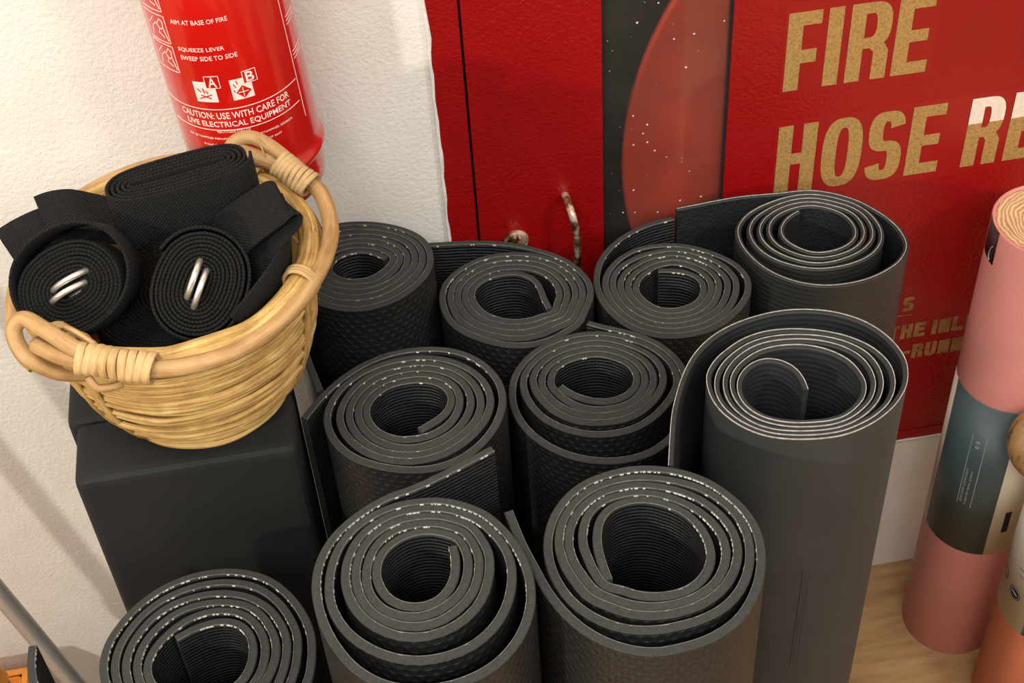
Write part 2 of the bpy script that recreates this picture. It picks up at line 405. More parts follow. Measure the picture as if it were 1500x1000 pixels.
# lettering: strokes turned into thin solid letters
def letter_strokes(ch, w, h, t):
    """list of polygons (x, z) for a bold condensed capital"""
    rect = lambda a, b, c, d: [(a, c), (b, c), (b, d), (a, d)]
    def ring(cx, cz, rx, rz, a0, a1, tx, tz, n=18):
        out = []
        for i in range(n):
            A = a0 + (a1 - a0) * i / n; B = a0 + (a1 - a0) * (i + 1) / n
            sg = lambda v, p=0.72: math.copysign(abs(v) ** p, v)
            q = lambda a, k: (cx + (rx - tx * k) * sg(math.cos(a)), cz + (rz - tz * k) * sg(math.sin(a)))
            out.append([q(A, 1), q(A, 0), q(B, 0), q(B, 1)])
        return out
    tz = t * 0.80
    if ch == 'F': return [rect(0, t, 0, h), rect(t, w, h - tz * 1.25, h), rect(t, w * 0.92, h * 0.35, h * 0.35 + tz * 1.25)]
    if ch == 'I': return [rect(0, t, 0, h)]
    if ch == 'L': return [rect(0, t, 0, h), rect(t, w, 0, tz * 1.2)]
    if ch == 'T': return [rect((w - t) / 2, (w + t) / 2, 0, h - tz), rect(0, w, h - tz, h)]
    if ch == 'E': return [rect(0, t, 0, h), rect(t, w, 0, tz * 1.15), rect(t, w, h - tz * 1.15, h), rect(t, w * 0.92, h * 0.42, h * 0.42 + tz * 1.1)]
    if ch == 'H': return [rect(0, t, 0, h), rect(w - t, w, 0, h), rect(t, w - t, h * 0.43, h * 0.43 + tz * 1.15)]
    if ch == 'N': return [rect(0, t, 0, h), rect(w - t, w, 0, h), [(t * 0.2, h), (w - t * 1.2, 0), (w - t * 0.2, 0), (t * 1.2, h)]]
    if ch == 'O': return ring(w / 2, h / 2, w / 2, h / 2, 0, 2 * PI, t, tz, 40)
    if ch == 'G': return ring(w / 2, h / 2, w / 2, h / 2, 0.25 * PI, 2 * PI, t, tz, 32) + [rect(w * 0.5, w, h * 0.38, h * 0.5)]
    if ch == 'U': return [rect(0, t, h * 0.3, h), rect(w - t, w, h * 0.3, h)] + ring(w / 2, h * 0.3, w / 2, h * 0.3, PI, 2 * PI, t, tz)
    if ch == 'R':
        bz = h * 0.42; cr = (h - bz) / 2
        return [rect(0, t, 0, h), rect(t, w * 0.5, h - tz, h), rect(t, w * 0.5, bz, bz + tz)] + ring(w * 0.5, bz + cr, w * 0.5, cr, -PI / 2, PI / 2, t, tz) + \
            [rect(w - t * 1.02, w - t * 0.02, 0, h * 0.36), [(w * 0.5, bz + tz * 0.1), (w - t * 1.02, h * 0.36), (w - t * 0.02, h * 0.36), (w - t * 0.3, h * 0.45), (w * 0.62, bz + tz)]]
    if ch == 'S':
        cr = (h + tz) / 4
        return ring(w / 2, h - cr, w / 2, cr, 0.05 * PI, 1.5 * PI, t, tz, 26) + ring(w / 2, cr, w / 2, cr, -0.95 * PI, 0.5 * PI, t, tz, 26)
    if ch == '-': return [rect(0, w, h * 0.4, h * 0.4 + tz)]
    return []
def add_letter(bm, ch, x0, x1, z0, z1, t, y, th=0.0004):
    if ch == 'I': x1 = x0 + t
    polys = letter_strokes(ch, x1 - x0, z1 - z0, t)
    for q, P in enumerate(polys):
        yy = y - th - 0.000012 * (q % 7)
        f = [bm.verts.new((x0 + a, yy, z0 + b)) for a, b in P]; g = [bm.verts.new((x0 + a, y + 0.0002, z0 + b)) for a, b in P]
        n = len(P); bm.faces.new(f); bm.faces.new(g[::-1])
        for k in range(n):
            bm.faces.new((f[k], g[k], g[(k + 1) % n], f[(k + 1) % n]))
YF = -0.0045
stick = simple('sticker_red', srgb(146, 17, 17), 0.34, nscale=8, namp=0.06, bump=0.0002, bscale=300)
for (a, b, c, d) in ((0.3655, 0.70, 0.607, 0.6965), (0.3655, 0.50, 0.7235, 0.815)):
    tag(box_obj('lettering_sticker', a, b, YF - 0.00025, YF, c, d, stick, door), None)
for word in (
    [('F', 0.3686, 0.3975), ('I', 0.4032, 0.4172), ('R', 0.4228, 0.4592), ('E', 0.4641, 0.4955)],
    [('H', 0.3688, 0.4045), ('O', 0.4107, 0.4478), ('S', 0.4530, 0.4860), ('E', 0.4918, 0.5229), ('R', 0.5458, 0.5790), ('E', 0.5861, 0.6180), ('E', 0.6260, 0.6575), ('L', 0.6655, 0.6960)]):
    z0, z1 = (0.7295, 0.8072) if len(word) == 4 else (0.6150, 0.6915)
    for ch, a, b in word:
        bm = bmesh.new(); add_letter(bm, ch, a, b, z0, z1, 0.0131, YF - 0.0003)
        bm_obj('letter', bm, GOLD, door)
GOLD_SMALL = simple('worn_gold_vinyl', srgb(150, 108, 60), 0.6, nscale=90, namp=0.3)
WHITE_TOP = simple('white_letter_overlay', srgb(226, 212, 196), 0.45, nscale=200, namp=0.08, bump=0.0003, bscale=300)
# white colour laid over the upper halves of the letters of the last word
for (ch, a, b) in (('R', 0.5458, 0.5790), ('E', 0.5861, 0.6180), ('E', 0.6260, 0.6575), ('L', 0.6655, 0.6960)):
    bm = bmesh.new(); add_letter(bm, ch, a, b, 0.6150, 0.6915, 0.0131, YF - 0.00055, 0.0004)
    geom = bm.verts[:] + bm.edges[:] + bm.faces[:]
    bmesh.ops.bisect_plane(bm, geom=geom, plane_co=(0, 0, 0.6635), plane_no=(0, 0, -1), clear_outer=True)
    bm_obj('white_letter_top', bm, WHITE_TOP, door)
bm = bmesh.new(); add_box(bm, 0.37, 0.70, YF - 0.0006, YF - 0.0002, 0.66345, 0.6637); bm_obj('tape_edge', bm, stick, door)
def small_line(txt, x, z, h, adv, gapw=0.005):
    for ch in txt:
        if ch == ' ': x += gapw; continue
        wd = adv * (0.34 if ch == 'I' else 0.82)
        bm = bmesh.new(); add_letter(bm, ch, x, x + wd, z, z + h, h * 0.25, YF)
        bm_obj('instruction_letter', bm, GOLD_SMALL, door); x += wd + adv * 0.15
small_line('S', 0.5152, 0.4360, 0.0195, 0.0138)
small_line('THE INLET', 0.5040, 0.3968, 0.0198, 0.0146)
small_line('-RUNNING', 0.5200, 0.3655, 0.0198, 0.0146)
box_obj('underline', 0.44, 0.5267, YF - 0.0004, YF, 0.4300, 0.4308, GOLD_SMALL, door)

# hose reel seen through the window
RX, RZ, RR = 0.578, 0.645, 0.342
reel = tag(empty('hose_reel', (RX, 0.036, RZ), (PI / 2, 0, 0)), 'large orange-red hose reel disc behind the dark cabinet window', 'hose reel')
lathe_obj('reel_disc', [(0.03, 0.0), (0.12, 0.004), (0.20, -0.001), (0.235, 0.004), (0.29, 0.0), (RR - 0.012, 0.0), (RR - 0.004, 0.006), (RR, 0.006), (RR, 0.0), (RR - 0.004, -0.004), (0.03, -0.004)], REEL, reel, 128)
lathe_obj('back_disc', [(0.03, -0.10), (RR - 0.09, -0.10), (RR - 0.09, -0.104), (0.03, -0.104)], REEL, reel, 96)
lathe_obj('hub', [(0.035, 0.02), (0.045, 0.015), (0.045, -0.11), (0.03, -0.13)], REEL, reel, 32)
bm = bmesh.new()
for k in range(4):
    for j in range(4):
        r_ = 0.10 + 0.03 * j + 0.02
        tube(bm, [Vector((r_ * math.cos(a * PI / 24), r_ * math.sin(a * PI / 24), -0.02 - 0.02 * k)) for a in range(48)], 0.0098, 8, closed=True)
bm_obj('rolled_hose', bm, simple('black_hose', srgb(24, 24, 24), 0.5), reel)

# ------------------------------------------------------------------ fire extinguisher
TILT = math.atan(0.045)
ext = tag(empty('fire_extinguisher', (-0.0735, -0.058, 0.753), (0, -TILT, 0)), 'small red fire extinguisher with white print on the white wall', 'extinguisher')
ER = 0.0520
lathe_obj('cylinder', [(0.030, 0.0), (0.040, 0.001), (0.046, 0.005), (0.0492, 0.012), (0.0498, 0.022), (0.0498, 0.034), (0.0505, 0.037), (0.0535, 0.039), (0.0545, 0.042), (0.0535, 0.045), (0.0518, 0.048), (ER, 0.055), (ER, 0.30), (0.049, 0.325), (0.040, 0.342), (0.028, 0.352), (0.016, 0.357), (0.016, 0.372)], EXTRED, ext, 96)
GREY = simple('valve_black', srgb(30, 30, 30), 0.4)
lathe_obj('valve', [(0.017, 0.368), (0.02, 0.37), (0.02, 0.40), (0.012, 0.405)], GREY, ext, 24)
bm = bmesh.new(); add_box(bm, -0.008, 0.008, -0.055, 0.02, 0.40, 0.408); add_box(bm, -0.008, 0.008, -0.06, 0.015, 0.425, 0.432); add_box(bm, -0.006, 0.006, 0.005, 0.02, 0.40, 0.43); bm_obj('lever', bm, EXTRED, ext)
bm = bmesh.new(); add_box(bm, -0.02, 0.02, 0.05, 0.056, 0.12, 0.26); bm_obj('wall_bracket', bm, GREY, ext)
EZ = 0.753
def bend(o_or_me, ang0, z0, r):
    for v in o_or_me.vertices:
        a = ang0 + v.co.x / r; rr = r + v.co.z
        zz = z0 + v.co.y
        v.co = Vector((rr * math.sin(a), -rr * math.cos(a), zz))
def text_mesh(txt, size, width=None, height=None, extrude=0.0001, shear=0.0, offset=0.0):
    cu = bpy.data.curves.new('print', 'FONT'); cu.body = txt; cu.size = size; cu.extrude = extrude; cu.shear = shear; cu.offset = offset; cu.resolution_u = 2
    o = bpy.data.objects.new('print', cu); COL.objects.link(o)
    bpy.context.view_layer.update()
    dg = bpy.context.evaluated_depsgraph_get()
    me = bpy.data.meshes.new_from_object(o.evaluated_get(dg)); bpy.data.objects.remove(o); bpy.data.curves.remove(cu)
    xs = [v.co.x for v in me.vertices]; ys = [v.co.y for v in me.vertices]
    sx = width / (max(xs) - min(xs)) if width else 1; sy = height / (max(ys) - min(ys)) if height else 1
    x0 = min(xs)
    y0 = min(ys) if height else 0
    for v in me.vertices: v.co.x = (v.co.x - x0) * sx; v.co.y = (v.co.y - y0) * sy
    me.materials.clear()
    return me
def ext_text(txt, a0, a1, z, h, name='label_text', rise=0.0, off=0.0):
    me = text_mesh(txt, 0.01, math.radians(a1 - a0) * ER, h, offset=off)
    w_ = math.radians(a1 - a0) * ER
    for v in me.vertices: v.co.y += rise * (v.co.x / w_)
    bend(me, math.radians(a0), z - EZ, ER + 0.0001)
    link(name, me, INK, ext, smooth=False)
TZ = 0.0018   # the cylinder leans, so print climbs slightly with the angle
ext_text('AIM AT BASE OF FIRE', -35, 10.5, 0.9372, 0.0036)
ext_text('SQUEEZE LEVER', -35, 2.4, 0.9146, 0.0036)
ext_text('SWEEP SIDE TO SIDE', -35, 10.9, 0.9076, 0.0036)
ext_text('CAUTION: USE WITH CARE FOR', -52, 45, 0.8570, 0.0056, off=0.00005)
ext_text('LIVE ELECTRICAL EQUIPMENT', -48, 45, 0.8490, 0.0056, off=0.00005)
ext_text('RECTITUDE PTE LTD', -21.5, 5.6, 0.8446, 0.0022)
ext_text('NO. 35 TAMPINES INDUSTRIAL AVENUE 5, T5@TAMPINES, S(528627)', -51, 43, 0.8378, 0.0022)
ext_text('E-mail: Sales@Rectitude.com.sg  Tel: 6749 6647', -37, 30, 0.8316, 0.0022)
def ext_strip(pts, wd=0.0005, name='label_line', m=None, r=None):
    """thin printed line through (angle deg, z) points, wrapped on the cylinder"""
    P = []
    for (a, z), (b, y) in zip(pts, pts[1:]):
        n = max(1, int(abs(b - a) / 3))
        P += [(a + (b - a) * i / n, z + (y - z) * i / n) for i in range(n)]
    P.append(pts[-1]); rr = (r or ER) + 0.00025; V = []; F = []
    for i, (a, z) in enumerate(P):
        q = P[min(i + 1, len(P) - 1)]; p = P[max(i - 1, 0)]
        d = Vector((math.radians(q[0] - p[0]) * ER, q[1] - p[1])).normalized(); nrm = Vector((-d.y, d.x)) * wd / 2
        for s_ in (1, -1):
            A = math.radians(a) + s_ * nrm.x / ER; V.append((rr * math.sin(A), -rr * math.cos(A), z - EZ + s_ * nrm.y))
        for s_ in (1, -1):
            A = math.radians(a) + s_ * nrm.x / ER; V.append(((rr - 0.0003) * math.sin(A), -(rr - 0.0003) * math.cos(A), z - EZ + s_ * nrm.y))
    for i in range(len(P) - 1):
        k = i * 4; j = k + 4
        F += [(k, k + 1, j + 1, j), (k, j, j + 2, k + 2), (k + 1, k + 3, j + 3, j + 1)]
    mesh(name, V, F, m or INK, ext)
ext_strip([(-72, 0.8655), (57, 0.8655)]); ext_strip([(-66, 0.8470), (55.5, 0.8470)])
ext_strip([(59, 0.96), (59, 0.8305)])
for k in range(3): ext_strip([(63, 0.9145 - 0.003 * k), (80, 0.9145 - 0.003 * k)]); ext_strip([(62, 0.886 - 0.003 * k), (80, 0.886 - 0.003 * k)])
# pictogram frames and simple line drawings on the left of the label
for zt, zb in ((0.966, 0.9452), (0.9415, 0.9190), (0.9165, 0.8945)):
    ext_strip([(-66, zt), (-41, zt), (-41, zb), (-66, zb), (-66, zt)])
    c = (zt + zb) / 2
    ext_strip([(-60, zb + 0.003), (-57, c), (-52, c + 0.004), (-49, c), (-51, c - 0.004), (-46, zb + 0.004)], 0.0007)
    ext_strip([(-50, c + 0.004), (-47, c + 0.008), (-44, c + 0.006), (-45, c + 0.001), (-49, c - 0.001)], 0.0007)
    ext_strip([(-45, c + 0.001), (-42.5, zb + 0.002)], 0.0007); ext_strip([(-62, c + 0.001), (-57, c + 0.005), (-53, c + 0.009)], 0.0006)
def ext_patch(a0, a1, z0, z1, m, name, lift=0.0002, skew=0.0):
    V = []; F = []; n = 8
    for i in range(n + 1):
        a = math.radians(a0 + (a1 - a0) * i / n)
        for z in (z0, z1):
            for L_ in (0.0, lift): V.append(((ER + L_) * math.sin(a), -(ER + L_) * math.cos(a), z - EZ))
    for i in range(n):
        k = i * 4; j = k + 4
        F += [(k + 1, j + 1, j + 3, k + 3), (k, k + 1, k + 3, k + 2), (k + 3, j + 3, j + 2, k + 2), (k, j, j + 1, k + 1)]
    F += [(n * 4, n * 4 + 2, n * 4 + 3, n * 4 + 1)]
    mesh(name, V, F, m, ext)
for a0, a1, tag0, tag1, L_ in ((-31, -13, -20, -8.5, 'A'), (-1, 16, 10, 21, 'B')):
    ext_patch(a0, a1, 0.8722, 0.8895, INK, 'class_symbol')
    ext_patch(tag0, tag1, 0.8845, 0.8945, EXTRED, 'letter_square', 0.0004)
    ext_strip([(tag0, 0.8845), (tag1, 0.8845), (tag1, 0.8945), (tag0, 0.8945), (tag0, 0.8845)], 0.0005, r=ER + 0.0003)
    me = text_mesh(L_, 0.01, 0.0062, 0.0082, offset=0.0001); bend(me, math.radians(tag0 + 2.3), 0.8854 - EZ, ER + 0.0005); link('class_letter', me, INK, ext, False)
for pts in ([(-28, 0.8752), (-17, 0.879)], [(-26, 0.8785), (-18, 0.8755)], [(-28, 0.884), (-25.5, 0.881)], [(-23.5, 0.8845), (-22.5, 0.880)], [(-21, 0.8825), (-20, 0.8798)]):
    ext_strip(pts, 0.0007, 'flame_mark', EXTRED, ER + 0.0004)
V = []
F = []
for k, (a, z) in enumerate(((8, 0.8732), (14.5, 0.8785), (8, 0.8838), (2.5, 0.8785))):
    A = math.radians(a); V.append(((ER + 0.0007) * math.sin(A), -(ER + 0.0007) * math.cos(A), z - EZ)); 
for k, (a, z) in enumerate(((8, 0.8732), (14.5, 0.8785), (8, 0.8838), (2.5, 0.8785))):
    A = math.radians(a); V.append(((ER) * math.sin(A), -(ER) * math.cos(A), z - EZ))
mesh('drum_mark', V, [(0, 1, 2, 3), (0, 4, 5, 1), (1, 5, 6, 2), (2, 6, 7, 3), (3, 7, 4, 0)], EXTRED, ext)
ext_strip([(8, 0.8745), (8, 0.8825)], 0.0005, 'drum_cross', INK, ER + 0.0006); ext_strip([(4, 0.8785), (12, 0.8785)], 0.0005, 'drum_cross', INK, ER + 0.0006)
for pts in ([(1.5, 0.886), (3, 0.883)], [(4, 0.8885), (5, 0.8855)], [(0.8, 0.881), (1.8, 0.879)]): ext_strip(pts, 0.0006, 'spark_mark', EXTRED, ER + 0.0004)

# ------------------------------------------------------------------ rolled mats
# c: axis of the roll; p: plan of the rolled sheet in 0.1 mm, from the inner end outwards; z: standing height; t: thickness
MATS = [
  dict(z=0.725, t=0.0060, mode='in', d=-1, label='charcoal mat roll with the widest open core, nearest the foot of the tall smooth roll',
   c=(0.1495,-0.4515), p=[(1178,-4693),(1169,-4598),(1166,-4511),(1169,-4424),(1187,-4332),(1226,-4239),(1300,-4167),(1399,-4139),(1500,-4145),(1589,-4181),(1663,-4232),(1723,-4293),(1765,-4364),(1792,-4439),(1805,-4519),(1803,-4601),(1780,-4684),(1732,-4757),(1664,-4815),(1581,-4849),(1491,-4858),(1402,-4848),(1316,-4818),(1236,-4768),(1144,-4713),(1106,-4615),(1090,-4510),(1081,-4399),(1104,-4283),(1162,-4174),(1262,-4099),(1383,-4074),(1500,-4081),(1606,-4119),(1696,-4177),(1772,-4245),(1834,-4325),(1879,-4417),(1904,-4520),(1897,-4628),(1857,-4729),(1791,-4817),(1701,-4880),(1598,-4917),(1491,-4931),(1382,-4921),(1275,-4887),(1176,-4828),(1081,-4748),(1030,-4634),(995,-4509),(991,-4374),(1032,-4240),(1115,-4125),(1231,-4044),(1367,-4012),(1501,-4016),(1624,-4055),(1734,-4112),(1830,-4188),(1905,-4285),(1959,-4396),(1983,-4521),(1968,-4648),(1915,-4764),(1835,-4862),(1731,-4935),(1614,-4977),(1490,-4993),(1364,-4984),(1241,-4945),(1130,-4872),(1026,-4779),(969,-4650),(931,-4509),(930,-4357),(978,-4208),(1071,-4081),(1200,-3989),(1351,-3950),(1502,-3951),(1643,-3988),(1772,-4048),(1888,-4131),(1980,-4243),(2042,-4375),(2063,-4522),(2042,-4668),(1987,-4806),(1899,-4928),(1779,-5020),(1637,-5071),(1489,-5090),(1335,-5086),(1182,-5043),(1047,-4953),(940,-4827),(873,-4674),(846,-4508),(861,-4337),(923,-4176),(1027,-4036),(1169,-3934),(1335,-3887),(1503,-3877),(1664,-3912),(1813,-3980),(1939,-4081),(2035,-4212),(2103,-4360),(2129,-4522),(2109,-4687),(2053,-4846),(1964,-4994),(1838,-5124),(1672,-5208),(1487,-5243),(1293,-5237),(1114,-5159),(967,-5031),(861,-4871),(789,-4696),(741,-4506),(693,-4290),(655,-4023)]),
  dict(z=0.735, t=0.0060, mode='in', d=-1, label='charcoal mat roll with two gaping outer turns and a ribbed flap raised behind it',
   c=(-0.0017,-0.4482), p=[(191,-4310),(195,-4385),(190,-4447),(180,-4501),(165,-4550),(142,-4595),(111,-4636),(70,-4671),(18,-4692),(-37,-4697),(-93,-4686),(-144,-4661),(-187,-4623),(-219,-4574),(-239,-4519),(-249,-4460),(-244,-4397),(-225,-4334),(-188,-4275),(-133,-4228),(-65,-4195),(12,-4181),(92,-4190),(168,-4222),(236,-4273),(264,-4353),(271,-4433),(260,-4508),(239,-4577),(205,-4640),(156,-4691),(96,-4730),(29,-4757),(-44,-4768),(-119,-4755),(-189,-4723),(-249,-4673),(-290,-4606),(-312,-4532),(-316,-4453),(-304,-4375),(-277,-4297),(-231,-4222),(-164,-4161),(-77,-4125),(18,-4118),(114,-4131),(204,-4171),(285,-4233),(323,-4327),(340,-4422),(330,-4515),(303,-4601),(261,-4680),(200,-4745),(127,-4796),(42,-4831),(-51,-4840),(-143,-4820),(-226,-4776),(-297,-4713),(-346,-4632),(-373,-4542),(-380,-4447),(-369,-4351),(-336,-4255),(-277,-4167),(-191,-4102),(-88,-4064),(24,-4056),(136,-4072),(241,-4120),(333,-4192),(381,-4300),(406,-4410),(396,-4521),(366,-4624),(320,-4722),(251,-4806),(160,-4870),(55,-4908),(-58,-4916),(-169,-4889),(-266,-4831),(-346,-4753),(-403,-4658),(-436,-4552),(-446,-4441),(-430,-4328),(-388,-4218),(-317,-4118),(-217,-4045),(-98,-4002),(29,-3993),(158,-4013),(277,-4068),(383,-4151),(460,-4264),(514,-4392),(531,-4534),(508,-4677),(454,-4817),(363,-4942),(236,-5035),(84,-5081),(-74,-5082),(-223,-5034),(-349,-4949),(-450,-4840),(-519,-4711),(-553,-4572),(-547,-4431),(-515,-4296),(-457,-4169),(-364,-4062),(-244,-3985),(-108,-3940),(35,-3931),(180,-3954),(314,-4017),(432,-4111),(517,-4238),(579,-4381),(618,-4542),(622,-4720),(577,-4905),(475,-5078),(317,-5212),(118,-5280),(-93,-5281),(-290,-5215),(-443,-5081),(-541,-4915),(-600,-4748),(-628,-4585),(-629,-4424),(-592,-4268),(-515,-4127),(-405,-4012),(-273,-3922),(-123,-3853),(47,-3811),(262,-3733),(613,-3582)]),
  dict(z=0.640, t=0.0060, mode='in', d=-1, label='mat roll with five snug turns standing just before the tall black foam block',
   c=(-0.1568,-0.4190), p=[(-1715,-3993),(-1657,-3965),(-1597,-3942),(-1529,-3924),(-1450,-3917),(-1365,-3933),(-1292,-3984),(-1250,-4063),(-1237,-4151),(-1247,-4236),(-1275,-4316),(-1323,-4383),(-1390,-4428),(-1461,-4457),(-1534,-4476),(-1610,-4478),(-1683,-4457),(-1749,-4419),(-1808,-4369),(-1856,-4304),(-1887,-4227),(-1890,-4143),(-1862,-4063),(-1815,-3994),(-1757,-3935),(-1689,-3884),(-1608,-3843),(-1514,-3822),(-1412,-3828),(-1311,-3865),(-1231,-3938),(-1180,-4035),(-1156,-4141),(-1164,-4248),(-1196,-4349),(-1256,-4435),(-1343,-4491),(-1434,-4525),(-1526,-4546),(-1620,-4547),(-1711,-4522),(-1793,-4475),(-1863,-4410),(-1915,-4328),(-1950,-4235),(-1962,-4132),(-1941,-4029),(-1890,-3935),(-1818,-3854),(-1727,-3790),(-1619,-3753),(-1503,-3744),(-1383,-3762),(-1267,-3809),(-1174,-3896),(-1116,-4010),(-1084,-4133),(-1092,-4259),(-1136,-4375),(-1207,-4475),(-1305,-4542),(-1411,-4584),(-1518,-4609),(-1629,-4611),(-1737,-4584),(-1838,-4532),(-1922,-4454),(-1982,-4355),(-2022,-4243),(-2038,-4121),(-2014,-3998),(-1954,-3884),(-1869,-3786),(-1758,-3712),(-1628,-3675),(-1491,-3667),(-1354,-3693),(-1225,-3755),(-1118,-3855),(-1047,-3982),(-1009,-4124),(-1019,-4269),(-1061,-4408),(-1134,-4532),(-1250,-4616),(-1380,-4660),(-1510,-4679),(-1638,-4674),(-1763,-4644),(-1882,-4588),(-1981,-4498),(-2047,-4381),(-2090,-4251),(-2112,-4110),(-2085,-3967),(-2014,-3837),(-1915,-3724),(-1787,-3638),(-1638,-3589),(-1478,-3576),(-1316,-3605),(-1167,-3682),(-1053,-3806),(-977,-3955),(-935,-4115),(-946,-4280),(-989,-4438),(-1072,-4581),(-1206,-4675),(-1355,-4724),(-1502,-4743),(-1647,-4736),(-1788,-4702),(-1921,-4637),(-2031,-4535),(-2110,-4406),(-2162,-4260),(-2189,-4099),(-2162,-3934),(-2079,-3786),(-1964,-3659),(-1819,-3558),(-1649,-3498),(-1465,-3484),(-1280,-3520),(-1111,-3612),(-984,-3754),(-896,-3922),(-844,-4104),(-847,-4295),(-890,-4481),(-996,-4641),(-1159,-4738),(-1328,-4791),(-1494,-4818),(-1659,-4814),(-1821,-4778),(-1991,-4726),(-2195,-4658),(-2421,-4529),(-2600,-4311),(-2675,-4028),(-2680,-3825)]),
  dict(z=0.675, t=0.0058, mode='in', d=1, label='mat roll beside the foam block, outer turn trailing away behind that block',
   c=(0.0100,-0.2518), p=[(138,-2718),(186,-2696),(232,-2671),(282,-2642),(335,-2600),(378,-2539),(396,-2462),(377,-2385),(327,-2323),(261,-2284),(190,-2264),(120,-2258),(52,-2261),(-16,-2276),(-79,-2308),(-134,-2357),(-176,-2420),(-192,-2495),(-182,-2570),(-155,-2640),(-111,-2698),(-55,-2744),(10,-2775),(79,-2787),(151,-2788),(224,-2776),(296,-2746),(361,-2696),(412,-2628),(447,-2544),(457,-2451),(432,-2359),(374,-2283),(296,-2232),(210,-2205),(125,-2198),(41,-2201),(-42,-2220),(-119,-2262),(-184,-2323),(-233,-2400),(-253,-2490),(-244,-2582),(-212,-2667),(-161,-2741),(-95,-2802),(-16,-2847),(73,-2871),(166,-2870),(259,-2849),(349,-2808),(430,-2743),(492,-2656),(532,-2551),(533,-2437),(495,-2329),(423,-2241),(331,-2181),(231,-2147),(130,-2137),(30,-2142),(-68,-2165),(-158,-2216),(-234,-2288),(-291,-2379),(-320,-2485),(-311,-2594),(-273,-2696),(-214,-2787),(-134,-2860),(-38,-2910),(68,-2938),(179,-2940),(289,-2913),(393,-2859),(488,-2783),(567,-2682),(607,-2557),(599,-2424),(551,-2302),(470,-2201),(366,-2130),(252,-2089),(134,-2076),(19,-2082),(-95,-2110),(-198,-2170),(-285,-2254),(-352,-2358),(-390,-2480),(-380,-2607),(-333,-2725),(-261,-2827),(-168,-2909),(-58,-2967),(63,-2999),(190,-3000),(316,-2969),(433,-2906),(539,-2818),(627,-2703),(680,-2562),(673,-2411),(615,-2271),(518,-2160),(401,-2079),(272,-2031),(139,-2016),(8,-2023),(-121,-2054),(-244,-2115),(-354,-2206),(-439,-2327),(-486,-2472),(-474,-2625),(-419,-2766),(-329,-2885),(-212,-2973),(-83,-3037),(57,-3082),(208,-3097),(362,-3065),(503,-2988),(623,-2876),(715,-2734),(771,-2569),(769,-2393),(708,-2227),(602,-2087),(461,-1991),(302,-1944),(146,-1929),(-7,-1946),(-150,-1994),(-285,-2067),(-412,-2166),(-537,-2293),(-663,-2459)]),
  dict(z=0.645, t=0.0058, mode='in', d=1, label='mat roll whose loose outer turn is pinned by the flap of the smooth tall roll',
   c=(0.1591,-0.2239), p=[(1312,-2237),(1357,-2300),(1400,-2348),(1444,-2384),(1489,-2413),(1537,-2437),(1590,-2453),(1649,-2458),(1711,-2449),(1774,-2423),(1827,-2377),(1860,-2313),(1869,-2240),(1852,-2171),(1812,-2113),(1763,-2069),(1711,-2034),(1654,-2008),(1592,-1996),(1528,-1996),(1458,-2006),(1384,-2029),(1313,-2076),(1269,-2151),(1257,-2237),(1291,-2318),(1333,-2386),(1383,-2445),(1444,-2491),(1514,-2521),(1590,-2534),(1669,-2536),(1752,-2520),(1826,-2476),(1885,-2411),(1923,-2330),(1932,-2241),(1911,-2155),(1866,-2082),(1806,-2026),(1742,-1982),(1670,-1950),(1593,-1935),(1512,-1937),(1427,-1950),(1339,-1984),(1258,-2044),(1201,-2132),(1186,-2237),(1215,-2338),(1264,-2425),(1332,-2496),(1410,-2549),(1497,-2584),(1589,-2597),(1685,-2596),(1782,-2573),(1869,-2520),(1939,-2442),(1987,-2347),(2000,-2241),(1975,-2138),(1920,-2052),(1850,-1983),(1772,-1929),(1686,-1892),(1593,-1875),(1497,-1878),(1396,-1896),(1294,-1938),(1201,-2011),(1133,-2114),(1124,-2236),(1155,-2353),(1207,-2458),(1281,-2546),(1373,-2612),(1479,-2650),(1589,-2666),(1702,-2663),(1813,-2628),(1912,-2563),(1997,-2476),(2058,-2367),(2078,-2241),(2049,-2119),(1978,-2018),(1893,-1940),(1803,-1877),(1702,-1833),(1593,-1814),(1481,-1819),(1365,-1842),(1249,-1893),(1145,-1978),(1063,-2094),(1039,-2236),(1061,-2378),(1115,-2510),(1205,-2621),(1318,-2707),(1447,-2765),(1588,-2787),(1732,-2775),(1866,-2721),(1983,-2635),(2086,-2528),(2163,-2395),(2172,-2242),(2123,-2099),(2041,-1982),(1939,-1894),(1834,-1824),(1718,-1775),(1594,-1753),(1465,-1758),(1334,-1788),(1205,-1848),(1089,-1946),(996,-2076),(944,-2235),(933,-2411),(973,-2591),(1065,-2760),(1202,-2905),(1380,-3010),(1587,-3059),(1800,-3036),(1984,-2928),(2109,-2762),(2186,-2587),(2229,-2413),(2233,-2242),(2183,-2084),(2095,-1952),(1984,-1850),(1865,-1770),(1739,-1698),(1632,-1626)]),
  dict(z=0.715, t=0.0036, mode='out', d=1, label='smooth thin black rubber with pale edge line and wide open flap',
